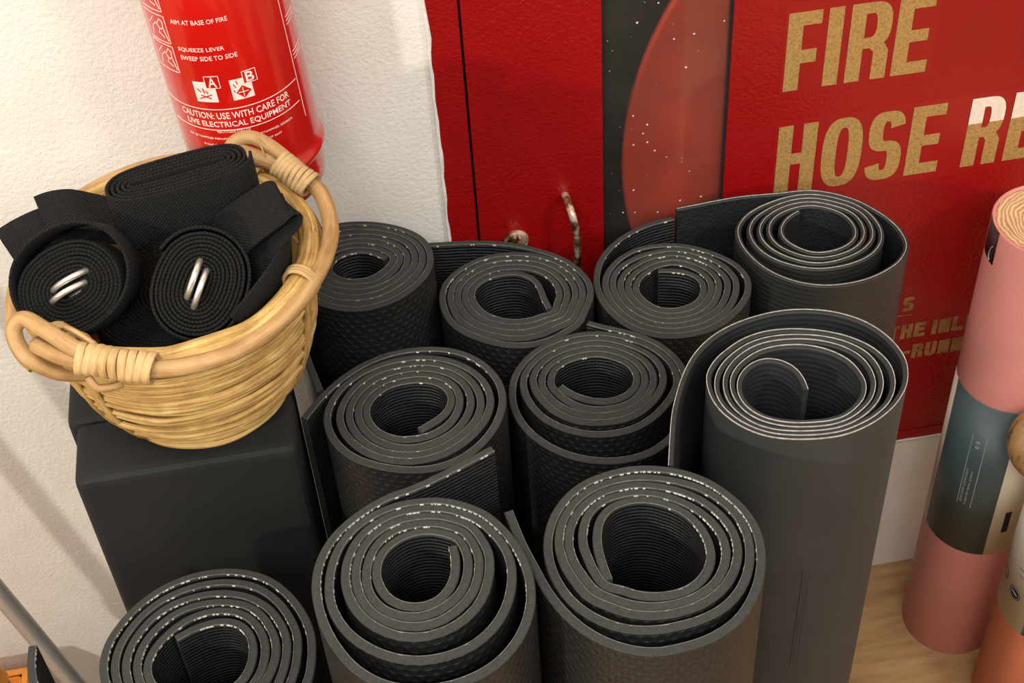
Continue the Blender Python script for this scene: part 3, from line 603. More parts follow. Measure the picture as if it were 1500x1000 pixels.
   c=(0.2814,-0.3274), p=[(2896,-3310),(2897,-3287),(2898,-3265),(2899,-3241),(2898,-3212),(2893,-3174),(2881,-3120),(2847,-3052),(2781,-2988),(2688,-2955),(2590,-2972),(2504,-3028),(2439,-3111),(2405,-3213),(2408,-3321),(2446,-3419),(2512,-3497),(2593,-3551),(2677,-3587),(2763,-3609),(2853,-3622),(2953,-3628),(3061,-3609),(3163,-3553),(3254,-3466),(3306,-3348),(3304,-3219),(3266,-3097),(3190,-2996),(3094,-2922),(2988,-2874),(2877,-2851),(2765,-2847),(2654,-2869),(2551,-2920),(2459,-2992),(2390,-3090),(2360,-3207),(2369,-3325),(2410,-3433),(2481,-3520),(2569,-3581),(2662,-3622),(2758,-3647),(2858,-3662),(2967,-3665),(3084,-3640),(3197,-3580),(3303,-3488),(3374,-3358),(3390,-3209),(3352,-3063),(3258,-2946),(3138,-2867),(3012,-2819),(2885,-2795),(2759,-2791),(2633,-2817),(2519,-2876),(2419,-2960),(2344,-3070),(2311,-3199),(2318,-3331),(2367,-3450),(2443,-3549),(2540,-3618),(2646,-3659),(2752,-3685),(2862,-3700),(2982,-3702),(3108,-3673),(3234,-3609),(3349,-3507),(3428,-3366),(3452,-3202),(3410,-3040),(3304,-2912),(3169,-2827),(3030,-2777),(2892,-2749),(2753,-2745),(2617,-2774),(2491,-2838),(2378,-2928),(2291,-3047),(2250,-3190),(2264,-3337),(2325,-3467),(2412,-3572),(2516,-3648),(2631,-3694),(2747,-3722),(2866,-3738),(2996,-3738),(3133,-3706),(3278,-3644),(3418,-3537),(3511,-3379),(3535,-3193),(3473,-3015),(3351,-2877),(3205,-2783),(3053,-2723),(2901,-2689),(2746,-2685),(2595,-2720),(2457,-2792),(2329,-2889),(2233,-3022),(2204,-3183),(2225,-3341),(2289,-3481),(2381,-3594),(2493,-3678),(2616,-3729),(2741,-3759),(2871,-3776),(3010,-3774),(3157,-3739),(3311,-3670),(3464,-3558),(3595,-3392),(3659,-3178),(3626,-2955),(3516,-2755),(3342,-2610),(3138,-2528),(2930,-2499),(2727,-2517),(2536,-2568),(2358,-2658),(2205,-2790),(2082,-2956),(1979,-3150),(1882,-3380),(1761,-3786)]),
  dict(z=0.670, t=0.0056, mode='in', d=1, label='dot-textured mat roll against the white wall, partly hidden by the rattan basket',
   c=(-0.0103,-0.0769), p=[(92,-749),(57,-708),(24,-677),(-8,-652),(-43,-634),(-79,-621),(-119,-614),(-162,-615),(-209,-624),(-257,-645),(-300,-681),(-331,-733),(-334,-793),(-309,-848),(-267,-888),(-221,-914),(-174,-929),(-130,-936),(-86,-937),(-42,-930),(0,-912),(40,-885),(80,-852),(120,-805),(145,-744),(117,-685),(76,-640),(31,-605),(-19,-580),(-70,-562),(-126,-551),(-188,-547),(-255,-560),(-319,-594),(-367,-652),(-391,-723),(-392,-799),(-365,-870),(-317,-924),(-259,-961),(-199,-983),(-139,-995),(-79,-1002),(-16,-997),(41,-969),(91,-927),(139,-878),(182,-815),(204,-738),(175,-663),(126,-603),(68,-559),(6,-526),(-61,-503),(-132,-490),(-210,-490),(-291,-511),(-365,-557),(-420,-628),(-449,-714),(-451,-805),(-421,-891),(-366,-960),(-297,-1008),(-224,-1040),(-149,-1058),(-73,-1062),(5,-1051),(78,-1020),(148,-974),(211,-910),(250,-826),(264,-731),(233,-641),(177,-567),(105,-513),(29,-473),(-51,-445),(-138,-430),(-232,-434),(-326,-462),(-411,-519),(-473,-604),(-506,-705),(-509,-811),(-476,-912),(-414,-994),(-336,-1056),(-252,-1102),(-160,-1126),(-66,-1126),(26,-1107),(113,-1068),(194,-1011),(266,-934),(314,-836),(327,-725),(295,-617),(228,-530),(143,-467),(53,-419),(-42,-387),(-145,-371),(-254,-374),(-366,-406),(-463,-477),(-528,-580),(-564,-696),(-567,-818),(-530,-933),(-462,-1029),(-375,-1104),(-278,-1159),(-170,-1189),(-60,-1190),(48,-1166),(148,-1117),(240,-1049),(322,-959),(378,-846),(389,-719),(353,-595),(276,-494),(180,-421),(77,-366),(-33,-328),(-151,-304),(-280,-307),(-410,-347),(-516,-434),(-583,-555),(-622,-687),(-625,-824),(-585,-953),(-510,-1064),(-416,-1154),(-305,-1222),(-182,-1261),(-52,-1263),(74,-1234),(191,-1176),(296,-1093),(387,-988),(444,-857),(451,-712),(411,-573),(325,-459),(217,-375),(101,-313),(-23,-270),(-158,-244),(-303,-246),(-454,-285),(-578,-384),(-641,-529),(-679,-677),(-685,-830),(-670,-986),(-662,-1174),(-642,-1432),(-579,-1835),(-521,-2132)]),
  dict(z=0.640, t=0.0056, mode='in', d=1, label='mat roll below the worn cabinet handle, its inner end curled in an S',
   c=(0.1131,-0.1119), p=[(1353,-1322),(1337,-1226),(1330,-1163),(1327,-1110),(1322,-1059),(1313,-1004),(1288,-948),(1246,-898),(1189,-860),(1119,-842),(1043,-841),(962,-854),(884,-893),(823,-959),(801,-1046),(814,-1133),(843,-1211),(889,-1274),(946,-1322),(1008,-1358),(1074,-1381),(1144,-1391),(1217,-1390),(1292,-1371),(1387,-1353),(1425,-1272),(1461,-1192),(1472,-1104),(1457,-1016),(1420,-935),(1361,-869),(1287,-819),(1204,-790),(1116,-776),(1022,-775),(928,-801),(840,-853),(771,-932),(742,-1033),(754,-1136),(786,-1229),(839,-1306),(906,-1365),(981,-1409),(1061,-1438),(1146,-1450),(1235,-1446),(1324,-1421),(1431,-1393),(1481,-1301),(1525,-1206),(1536,-1101),(1516,-998),(1470,-903),(1400,-825),(1314,-768),(1217,-733),(1113,-717),(1005,-718),(897,-751),(797,-813),(717,-904),(681,-1020),(690,-1139),(721,-1249),(781,-1343),(862,-1414),(951,-1467),(1047,-1503),(1149,-1516),(1254,-1506),(1357,-1472),(1475,-1433),(1537,-1330),(1591,-1221),(1605,-1098),(1577,-978),(1520,-871),(1440,-782),(1341,-716),(1229,-677),(1111,-658),(987,-661),(865,-702),(754,-774),(664,-876),(623,-1007),(628,-1142),(657,-1269),(726,-1378),(819,-1461),(921,-1525),(1032,-1571),(1152,-1587),(1275,-1572),(1392,-1528),(1520,-1474),(1590,-1357),(1651,-1234),(1667,-1095),(1636,-960),(1570,-839),(1479,-739),(1368,-664),(1242,-619),(1108,-598),(968,-604),(832,-650),(707,-731),(604,-845),(558,-993),(557,-1145),(591,-1290),(671,-1414),(775,-1510),(888,-1588),(1015,-1646),(1156,-1671),(1301,-1656),(1437,-1598),(1567,-1518),(1643,-1385),(1712,-1247),(1734,-1092),(1693,-942),(1620,-807),(1519,-695),(1399,-604),(1264,-519),(1101,-447),(900,-388),(637,-346),(493,-323)]),
  dict(z=0.635, t=0.0056, mode='in', d=-1, label='mat roll below the dark cabinet window, its core bridged by the upright inner end',
   c=(0.2425,-0.1251), p=[(2373,-1039),(2430,-1051),(2479,-1065),(2528,-1082),(2576,-1107),(2623,-1143),(2659,-1194),(2675,-1257),(2665,-1321),(2639,-1381),(2599,-1432),(2544,-1468),(2483,-1486),(2420,-1493),(2357,-1486),(2298,-1461),(2249,-1420),(2211,-1369),(2183,-1311),(2167,-1246),(2173,-1178),(2203,-1116),(2248,-1066),(2303,-1028),(2361,-990),(2431,-976),(2506,-975),(2577,-1001),(2639,-1047),(2690,-1106),(2726,-1178),(2741,-1258),(2725,-1339),(2689,-1411),(2639,-1475),(2574,-1523),(2498,-1548),(2419,-1552),(2340,-1542),(2268,-1511),(2206,-1461),(2159,-1397),(2126,-1325),(2107,-1244),(2111,-1160),(2145,-1081),(2202,-1019),(2273,-974),(2347,-933),(2432,-917),(2522,-919),(2607,-951),(2682,-1005),(2747,-1075),(2792,-1161),(2809,-1260),(2783,-1356),(2738,-1441),(2680,-1517),(2602,-1574),(2512,-1605),(2417,-1610),(2324,-1598),(2237,-1561),(2164,-1501),(2108,-1425),(2069,-1339),(2047,-1243),(2049,-1142),(2086,-1046),(2155,-969),(2242,-918),(2333,-875),(2434,-858),(2539,-862),(2637,-901),(2725,-964),(2800,-1046),(2856,-1146),(2882,-1261),(2853,-1376),(2797,-1477),(2726,-1565),(2632,-1628),(2526,-1662),(2416,-1669),(2308,-1654),(2207,-1611),(2122,-1541),(2057,-1453),(2011,-1353),(1987,-1242),(1988,-1124),(2024,-1008),(2101,-913),(2207,-854),(2318,-815),(2435,-799),(2555,-806),(2668,-851),(2768,-923),(2856,-1015),(2922,-1130),(2953,-1263),(2922,-1396),(2857,-1513),(2770,-1612),(2661,-1680),(2540,-1719),(2415,-1727),(2292,-1710),(2177,-1661),(2080,-1582),(2006,-1482),(1954,-1367),(1927,-1241),(1928,-1106),(1971,-976),(2056,-866),(2167,-781),(2298,-731),(2437,-727),(2571,-749),(2698,-801),(2812,-881),(2920,-980),(3010,-1108),(3052,-1265),(3015,-1423),(2924,-1554),(2813,-1656),(2690,-1733),(2554,-1777),(2414,-1786),(2275,-1766),(2147,-1711),(2038,-1623),(1954,-1510),(1897,-1381),(1864,-1239),(1860,-1087),(1895,-930),(1969,-775),(2088,-636),(2246,-521),(2443,-442),(2672,-406)]),
  dict(z=0.640, t=0.0050, mode='mid', d=1, label='two-layer black mat roll below the gold lettering, one wide loose outer turn',
   c=(0.3816,-0.0869), p=[(3736,-596),(3669,-627),(3608,-670),(3557,-727),(3518,-796),(3507,-876),(3525,-954),(3565,-1022),(3614,-1080),(3675,-1128),(3747,-1154),(3823,-1159),(3899,-1150),(3974,-1127),(4044,-1086),(4101,-1024),(4131,-945),(4135,-861),(4119,-780),(4084,-706),(4030,-645),(3965,-596),(3892,-559),(3809,-541),(3721,-545),(3632,-566),(3543,-608),(3466,-677),(3417,-772),(3405,-878),(3432,-981),(3491,-1067),(3562,-1135),(3643,-1187),(3732,-1217),(3825,-1223),(3917,-1211),(4008,-1184),(4093,-1133),(4162,-1057),(4202,-962),(4210,-859),(4192,-758),(4141,-671),(4067,-606),(3990,-550),(3904,-508),(3807,-489),(3706,-494),(3603,-519),(3501,-568),(3406,-644),(3339,-753),(3325,-880),(3360,-1003),(3429,-1105),(3514,-1186),(3609,-1248),(3716,-1283),(3826,-1286),(3934,-1268),(4039,-1234),(4140,-1177),(4225,-1091),(4271,-979),(4278,-858),(4252,-741),(4188,-642),(4104,-567),(4015,-505),(3916,-457),(3806,-437),(3692,-443),(3575,-472),(3456,-525),(3337,-607),(3256,-733),(3240,-882),(3276,-1027),(3355,-1150),(3460,-1243),(3575,-1311),(3700,-1350),(3828,-1359),(3957,-1346),(4085,-1309),(4203,-1237),(4294,-1129),(4340,-996),(4338,-856),(4303,-726),(4234,-614),(4141,-528),(4040,-459),(3928,-407),(3805,-385),(3676,-392),(3544,-422),(3403,-474),(3262,-566),(3159,-709),(3134,-885),(3166,-1060),(3234,-1224),(3342,-1367),(3483,-1480),(3651,-1551),(3833,-1573),(4018,-1557),(4199,-1497),(4367,-1394),(4482,-1232),(4495,-1033),(4445,-854),(4366,-707),(4280,-586),(4177,-490),(4065,-413),(3941,-356),(3804,-331),(3657,-325),(3474,-306),(3210,-291),(2711,-321)]),
]

def build_mat(M, outer, inner, top, seed):
    P = [Vector((a / 10000, b / 10000, 0)) for a, b in M['p']]
    P = catmull(P, 5); N = len(P); t = M['t']; z = M['z']; d = M['d']
    A = []; B = []
    for i in range(N):
        tg = (P[min(i + 1, N - 1)] - P[max(i - 1, 0)]).normalized()
        n = Vector((tg.y, -tg.x, 0)) * d
        ki, ko = {'in': (0, 1), 'out': (-1, 0), 'mid': (-0.5, 0.5)}[M['mode']]
        A.append(P[i] + n * t * ki); B.append(P[i] + n * t * ko)
    ch = min(0.0007, t * 0.18); V = []; F = []; MI = []; UV = []
    c = Vector((M['c'][0], M['c'][1], 0))
    s = 0
    for i in range(N):
        if i: s += (P[i] - P[i - 1]).length
        a, b = A[i] - c, B[i] - c; n = (b - a).normalized()
        wob = 0.0004 * noise.noise(Vector((s * 9, seed, 0))) if i else 0
        zt = z + wob
        V += [a + Vector((0, 0, 0)), a + Vector((0, 0, zt - ch)), a + n * ch + Vector((0, 0, zt)), b - n * ch + Vector((0, 0, zt)), b + Vector((0, 0, zt - ch)), b]
        UV += [(s, 0), (s, z), (s, z), (s, z), (s, z), (s, 0)]
    for i in range(N - 1):
        k = i * 6; j = k + 6
        q = [(k, j, j + 1, k + 1), (k + 1, j + 1, j + 2, k + 2), (k + 2, j + 2, j + 3, k + 3), (k + 3, j + 3, j + 4, k + 4), (k + 4, j + 4, j + 5, k + 5), (k + 5, j + 5, j, k)]
        if d < 0: q = [f[::-1] for f in q]
        F += q; MI += [1, 2, 2, 2, 0, 2]
    F.append(tuple(range(6)) if d > 0 else tuple(range(6))[::-1]); e = (N - 1) * 6; F.append(tuple(range(e, e + 6))[::-1] if d > 0 else tuple(range(e, e + 6))); MI += [2, 2]
    me = bpy.data.meshes.new('yoga_mat'); me.from_pydata([tuple(v) for v in V], [], F)
    me.polygons.foreach_set('material_index', MI)
    l = me.uv_layers.new(name='UVMap'); flat = []
    for p in me.polygons:
        for k in p.vertices: flat.extend(UV[k])
    l.data.foreach_set('uv', flat)
    me.update()
    o = bpy.data.objects.new('yoga_mat', me); COL.objects.link(o)
    for m in (outer, inner, top): me.materials.append(m)
    me.polygons.foreach_set('use_smooth', [True] * len(me.polygons))
    bm = bmesh.new(); bm.from_mesh(me)
    for e_ in bm.edges:
        if len(e_.link_faces) == 2 and e_.calc_face_angle(0) > 0.6: e_.smooth = False
    bm.to_mesh(me); bm.free()
    o.location = c
    tag(o, M['label'], 'yoga mat', 'rolled yoga mats standing on end')
    return o, [a - c for a in A], [b - c for b in B], z
def frayed(o, A, B, z, seed, density=0.5, hz=0.0003, wd=0.00026):
    """broken pale fibres of the scrim along the inner top edge"""
    random.seed(seed); V = []; F = []
    S = [0]
    for i in range(1, len(A)): S.append(S[-1] + (A[i] - A[i - 1]).length)
    def at(L, s):
        import bisect
        k = min(max(bisect.bisect_right(S, s) - 1, 0), len(A) - 2); f = (s - S[k]) / max(S[k + 1] - S[k], 1e-6)
        return L[k].lerp(L[k + 1], f)
    s = 0.002
    while s < S[-1] - 0.004:
        dens = density * (0.55 + 1.1 * noise.noise(Vector((s * 13, seed * 3.1, 0.5))) + 0.35 * noise.noise(Vector((s * 60, seed, 2))))
        ln = random.uniform(0.0007, 0.0030)
        if random.random() < dens:
            hh = z + hz * random.uniform(0.5, 1.6); ww = wd * random.uniform(0.6, 1.5)
            k = len(V)
            for q in (s, s + ln):
                a = at(A, q); n = (at(B, q) - a).normalized()
                off = 0.00025
                V += [a + n * off + Vector((0, 0, z - 0.0012)), a - n * 0.0001 + Vector((0, 0, z - 0.0009)), a + n * (off - 0.0001) + Vector((0, 0, hh - 0.0002)), a + n * (off + ww) + Vector((0, 0, hh - 0.0001)), a + n * (off + ww) + Vector((0, 0, z - 0.0012))]
            for j in range(5): F.append((k + j, k + (j + 1) % 5, k + 5 + (j + 1) % 5, k + 5 + j))
            F += [tuple(range(k, k + 5))[::-1], tuple(range(k + 5, k + 10))]
        s += ln + random.uniform(0.0003, 0.0022)
    f = mesh('frayed_thread_edge', V, F, THREAD, o); f['label'] = 'broken pale threads along the cut edge'; f['kind'] = 'stuff'
def seam_line(o, A, B, z, k0, wd, m=None):
    V = []; F = []
    for a, b in zip(A, B):
        n = (b - a).normalized(); c0 = a.lerp(b, k0)
        for s_, h in ((-1, -0.0004), (-1, 0.00055), (1, 0.00055), (1, -0.0004)): V.append(c0 + n * wd * 0.5 * s_ + Vector((0, 0, z + h)))
    for i in range(len(A) - 1):
        for j in range(4): F.append((i * 4 + j, i * 4 + (j + 1) % 4, i * 4 + 4 + (j + 1) % 4, i * 4 + 4 + j))
    F += [(0, 3, 2, 1), tuple((len(A) - 1) * 4 + j for j in range(4))]
    mesh('pale_edge_line', V, F, m or SEAM, o, smooth=False)
DENS = dict(A=0.85, B=0.6, C=0.72, D=0.3, E=0.18, G=0.18, H=0.32, I=0.34)
for i, M in enumerate(MATS):
    key = 'ABCDEFGHIJ'[i]
    if key == 'F':
        o, A, B, z = build_mat(M, SMOOTH, SMOOTH_IN, SMOOTH_TOP, i); seam_line(o, A, B, z, 0.93, 0.0005)
        for k in range(4):      # short embossed guide lines on the outer face
            x = 0.2836 + 0.0017 * k; best = min(range(len(B) - 200, len(B)), key=lambda q: abs(B[q].x + M['c'][0] - x) + (0 if B[q].y + M['c'][1] < -0.33 else 9))
            n = (B[best] - A[best]).normalized(); b = B[best]; u = Vector((-n.y, n.x, 0)) * 0.00022; V = [b + s_ * u + n * h_ + Vector((0, 0, zz)) for zz in (0.435, 0.564) for s_, h_ in ((-1, -.0003), (1, -.0003), (1, .0002), (-1, .0002))]
            mesh('embossed_line', V, [(0, 1, 5, 4), (1, 2, 6, 5), (2, 3, 7, 6), (3, 0, 4, 7), (3, 2, 1, 0), (4, 5, 6, 7)], SMOOTH_IN, o)
    elif key == 'J':
        o, A, B, z = build_mat(M, SAGE, LEATHER, SMOOTH_TOP, i); seam_line(o, A, B, z, 0.5, 0.0005)
    else:
        o, A, B, z = build_mat(M, OUTER, INNER, EDGE, i); frayed(o, A, B, z, i + 3, DENS[key]); seam_line(o, A, B, z, 0.07, 0.00032, FAINT)

# ------------------------------------------------------------------ black foam blocks under the basket
def foam_block(x0, x1, y0, y1, h, label):
    bm = bmesh.new(); add_box(bm, x0, x1, y0, y1, 0, h)
    bmesh.ops.bevel(bm, geom=bm.edges[:], offset=0.0075, segments=3, affect='EDGES', profile=0.6)
    bmesh.ops.translate(bm, verts=bm.verts[:], vec=(-(x0 + x1) / 2, -(y0 + y1) / 2, 0))
    o = bm_obj('foam_block', bm, BLACKFOAM, smooth=False); o.location = ((x0 + x1) / 2, (y0 + y1) / 2, 0)
    for p in o.data.polygons: p.use_smooth = p.area < 0.0005
    return tag(o, label, 'foam block', 'black foam blocks under the basket')
foam_block(-0.2345, -0.074, -0.2855, -0.2265, 0.69, 'tall matte black foam block directly carrying the rattan basket, broad face to the viewer')
foam_block(-0.2420, -0.078, -0.2255, -0.1620, 0.69, 'second black foam block behind the first, a sliver showing beside the white wall')

# ------------------------------------------------------------------ rattan basket
BX, BY, BZ, RZ_ = -0.136, -0.216, 0.6905, 0.83
bas = tag(empty('rattan_basket', (BX, BY, BZ)), 'round rattan basket full of black straps on the black foam block', 'basket')
prof = [(0.050, 0.0035), (0.060, 0.012), (0.070, 0.026), (0.079, 0.044), (0.0865, 0.066), (0.0915, 0.090), (0.0945, 0.112), (0.0965, 0.132)]
def prof_r(h):
    for (r0, h0), (r1, h1) in zip(prof, prof[1:]):
        if h <= h1: return r0 + (r1 - r0) * (h - h0) / (h1 - h0)
    return prof[-1][0]
SH = lambda h: Vector((0, -0.006 * h / 0.14, 0))
random.seed(11)
V = []; F = []
seg = 72
for r, h in prof:
    for k in range(seg):
        a = 2 * PI * k / seg; V.append(((r - 0.003) * math.cos(a), (r - 0.003) * math.sin(a) + SH(h).y, h))
for i in range(len(prof) - 1):
    for k in range(seg): F.append((i * seg + k, i * seg + (k + 1) % seg, (i + 1) * seg + (k + 1) % seg, (i + 1) * seg + k))
F.append(tuple(range(seg)))
LIN = mesh('inner_lining', V, F, RATTAN, bas, smooth=True); LIN['label'] = 'inside of the basket wall'
bm = bmesh.new(); h = 0.004; j = 0
while h < 0.132:
    rr = 0.00185 * random.uniform(0.65, 1.35); r = prof_r(h); ph = random.uniform(0, 9)
    bundle = 0.0016 * math.sin(h * 2 * PI / 0.016)
    path = []
    for k in range(96):
        a = 2 * PI * k / 96
        wv = noise.noise(Vector((math.cos(a) * 2.2 + ph, math.sin(a) * 2.2, h * 30)))
        q = r + bundle + 0.0016 * wv + 0.0009 * noise.noise(Vector((a * 5, ph, 3)))
        path.append(Vector((q * math.cos(a), q * math.sin(a), h + 0.0011 * noise.noise(Vector((math.cos(a) * 1.7, math.sin(a) * 1.7, ph))))) + SH(h))
    tube(bm, path, rr, 6, closed=True, uvl=True)
    h += rr * 1.75; j += 1
o = bm_obj('coiled_wall', bm, RATTAN, bas); o['kind'] = 'stuff'; o['label'] = 'wall of thin split rattan strands laid round and round'
def ring_path(r, z, n=96, wob=0.0006, ph=0.0, a0=0.0, a1=2 * PI, sh=None):
    m = n if a1 - a0 > 6.28 else n + 1
    return [Vector(((r + wob * noise.noise(Vector((math.cos(t) * 2, math.sin(t) * 2, ph)))) * math.cos(t), (r + wob * noise.noise(Vector((math.cos(t) * 2, ph, math.sin(t) * 2)))) * math.sin(t), z + wob * noise.noise(Vector((ph, math.cos(t) * 2, math.sin(t) * 2))))) + (SH(z) if sh is None else sh)
            for t in (a0 + (a1 - a0) * k / n for k in range(m))]
# rim: a bundle of flattened strands
rim = empty('rim'); rim.parent = bas
for k, (dr, dz, rr) in enumerate(((-0.0035, 0.0045, 0.0042), (0.0025, 0.0048, 0.0040), (0.0042, -0.0012, 0.0040), (-0.0015, 0.0082, 0.0032), (-0.0038, -0.0015, 0.0036), (0.0010, 0.0, 0.0042))):
    bm = bmesh.new(); tube(bm, ring_path(0.0965 + dr, 0.1345 + dz, 110, 0.0022, k * 3.3), rr * 1.12, 9, closed=True, uvl=True); bm_obj('rim_strand', bm, RATTAN, rim)
bm = bmesh.new(); tube(bm, ring_path(0.0535, 0.0045, 90, 0.001, 5), 0.0042, 9, closed=True, uvl=True); tube(bm, ring_path(0.0605, 0.0095, 90, 0.001, 8), 0.0035, 9, closed=True, uvl=True); bm_obj('foot_ring', bm, RATTAN, bas)
W2 = lambda p: Vector(p) - Vector((BX, BY, BZ))
def rod(name, pts, rad, m, parent, n=8, **k):
    bm = bmesh.new(); tube(bm, catmull([W2(p) for p in pts], n), rad, 14, uvl=True, **k); return bm_obj(name, bm, m, parent)
hb = empty('handle_rod'); hb.parent = bas; hb['label'] = 'pale cane rod sweeping round the rim, looped at both ends'
rod('cane_rod', [(-0.2210, -0.2925, .834), (-0.1933, -0.3151, .836), (-0.1461, -0.3296, .832), (-0.1014, -0.3227, .828), (-0.0666, -0.3008, .828), (-0.0408, -0.2664, .829), (-0.0259, -0.2262, .830), (-0.0265, -0.1906, .834), (-0.0359, -0.1702, .838), (-0.0533, -0.1580, .845), (-0.0806, -0.1415, .850)], 0.0058, CANE, hb)
rod('end_loop', [(-0.1461, -0.3300, .834), (-0.1733, -0.3222, .839), (-0.1918, -0.3140, .845), (-0.2099, -0.2973, .849), (-0.2244, -0.2832, .849), (-0.2323, -0.2856, .844), (-0.2310, -0.2934, .834), (-0.2240, -0.2985, .825), (-0.2110, -0.3000, .814), (-0.1960, -0.2965, .806)], 0.0055, CANE, hb)
rod('end_loop', [(-0.0349, -0.1732, .842), (-0.0470, -0.1604, .850), (-0.0605, -0.1457, .856), (-0.0727, -0.1371, .858), (-0.0844, -0.1358, .854), (-0.0894, -0.1425, .846), (-0.0861, -0.1500, .834)], 0.0052, CANE, hb)
# second rod round the far side, lower
rod('far_rod', [(-0.2290, -0.2850, .808), (-0.2390, -0.2700, .815), (-0.2440, -0.2200, .818), (-0.2310, -0.1650, .820), (-0.1950, -0.1250, .822), (-0.1500, -0.1100, .826), (-0.1100, -0.1180, .832), (-0.0850, -0.1400, .842)], 0.0050, CANE, hb)
def binding(name, a, b, rad, turns, up_extra=0.0):
    a, b = W2(a), W2(b); d = (b - a); L = d.length; t = d.normalized(); u = t.orthogonal().normalized(); v = t.cross(u)
    holder = empty(name); holder.parent = bas
    for k in range(turns):
        c = a + d * ((k + 0.5) / turns); wd = L / turns * 0.56; ph = random.uniform(-0.1, 0.1)
        path = [c + (u * math.cos(q) + v * math.sin(q)) * rad * (1 + 0.05 * math.sin(3 * q + k)) + t * (ph * wd + 0.0006 * math.sin(q + k)) for q in (2 * PI * i / 28 for i in range(28))]
        bm = bmesh.new(); N = len(path); rings = []
        lay = bm.loops.layers.uv.verify()
        for p in path:
            n = (p - c); n -= n.dot(t) * t; n.normalize()
            rings.append([bm.verts.new(p + t * wd * x + n * y) for x, y in ((-1, -0.0006), (-0.8, 0.0007), (0, 0.0011), (0.8, 0.0007), (1, -0.0006))])
        for i in range(N):
            A_, B_ = rings[i], rings[(i + 1) % N]
            for q in range(5):
                f = bm.faces.new((A_[q], A_[(q + 1) % 5], B_[(q + 1) % 5], B_[q])); f.smooth = True
                for lo, uvv in zip(f.loops, ((i * .003, q * .2), (i * .003, q * .2 + .2), (i * .003 + .003, q * .2 + .2), (i * .003 + .003, q * .2))): lo[lay].uv = uvv
        bm_obj('cane_wrap', bm, BIND, holder)
    return holder
binding('binding', (-0.1920, -0.3165, .8395), (-0.1452, -0.3300, .8325), 0.0096, 9)
binding('binding', (-0.0545, -0.1590, .849), (-0.0345, -0.1780, .8385), 0.0092, 8)
def lash(path, name='lashing', rad=0.0016, m=None, flat=1.0):
    bm = bmesh.new(); tube(bm, catmull(path, 6), rad, 8, uvl=True, flat=flat); bm_obj(name, bm, m or BIND, bas)
# flat rib strips down the outside and lashings over rim and rod
def rib(ang, h0, h1, wd=0.0045):
    bm = bmesh.new(); lay = bm.loops.layers.uv.verify(); prev = None; n = 14
    t = Vector((-math.sin(ang), math.cos(ang), 0)); r_ = Vector((math.cos(ang), math.sin(ang), 0))
    for i in range(n + 1):
        h = h0 + (h1 - h0) * i / n; c = r_ * (prof_r(h) + 0.0030) + SH(h) + Vector((0, 0, h))
        ring = [bm.verts.new(c + t * wd * x + r_ * y) for x, y in ((-1, -0.001), (-0.75, 0.0012), (0, 0.0020), (0.75, 0.0012), (1, -0.001))]
        if prev:
            for q in range(5):
                f = bm.faces.new((prev[q], prev[(q + 1) % 5], ring[(q + 1) % 5], ring[q])); f.smooth = True
                for lo, uvv in zip(f.loops, ((i * .009, q * .2), (i * .009, q * .2 + .2), (i * .009 + .009, q * .2 + .2), (i * .009 + .009, q * .2))): lo[lay].uv = uvv
        prev = ring
    bm_obj('rib_strip', bm, RATTAN, bas)
    # lashing loop over the rim above the rib
    c = Vector((0, 0, 0)) + SH(0.13)
    P = []
    for q in range(17):
        an = 2 * PI * q / 16; P.append(r_ * (0.0968 + 0.0112 * math.cos(an)) + Vector((0, 0, 0.137 + 0.0122 * math.sin(an))) + c + t * (0.0022 * (q / 16 - 0.5)))
    for dt in (-0.0026, 0, 0.0026): lash([p + t * dt for p in P], 'rim_lashing', 0.0015)
for an in (-0.45, -2.25, 0.85, 2.4): rib(an, 0.008, 0.122)
rib(-2.42, 0.03, 0.122, 0.003)
# thin wire tie and peg at the looped ends
lash([W2(p) for p in ((-0.0610, -0.1500, .8585), (-0.0660, -0.1440, .8625), (-0.0640, -0.1530, .8570), (-0.0615, -0.1560, .8450), (-0.0600, -0.1500, .8440))], 'wire_tie', 0.0006)
lash([W2(p) for p in ((-0.1880, -0.3235, .829), (-0.1840, -0.3270, .8215), (-0.1760, -0.3255, .8185), (-0.1690, -0.3230, .8180))], 'peg', 0.0028, CANE)
lash([W2(p) for p in ((-0.1985, -0.2950, .8475), (-0.1900, -0.3030, .8475), (-0.1800, -0.3120, .8440))], 'cane_splint', 0.0022, CANE)

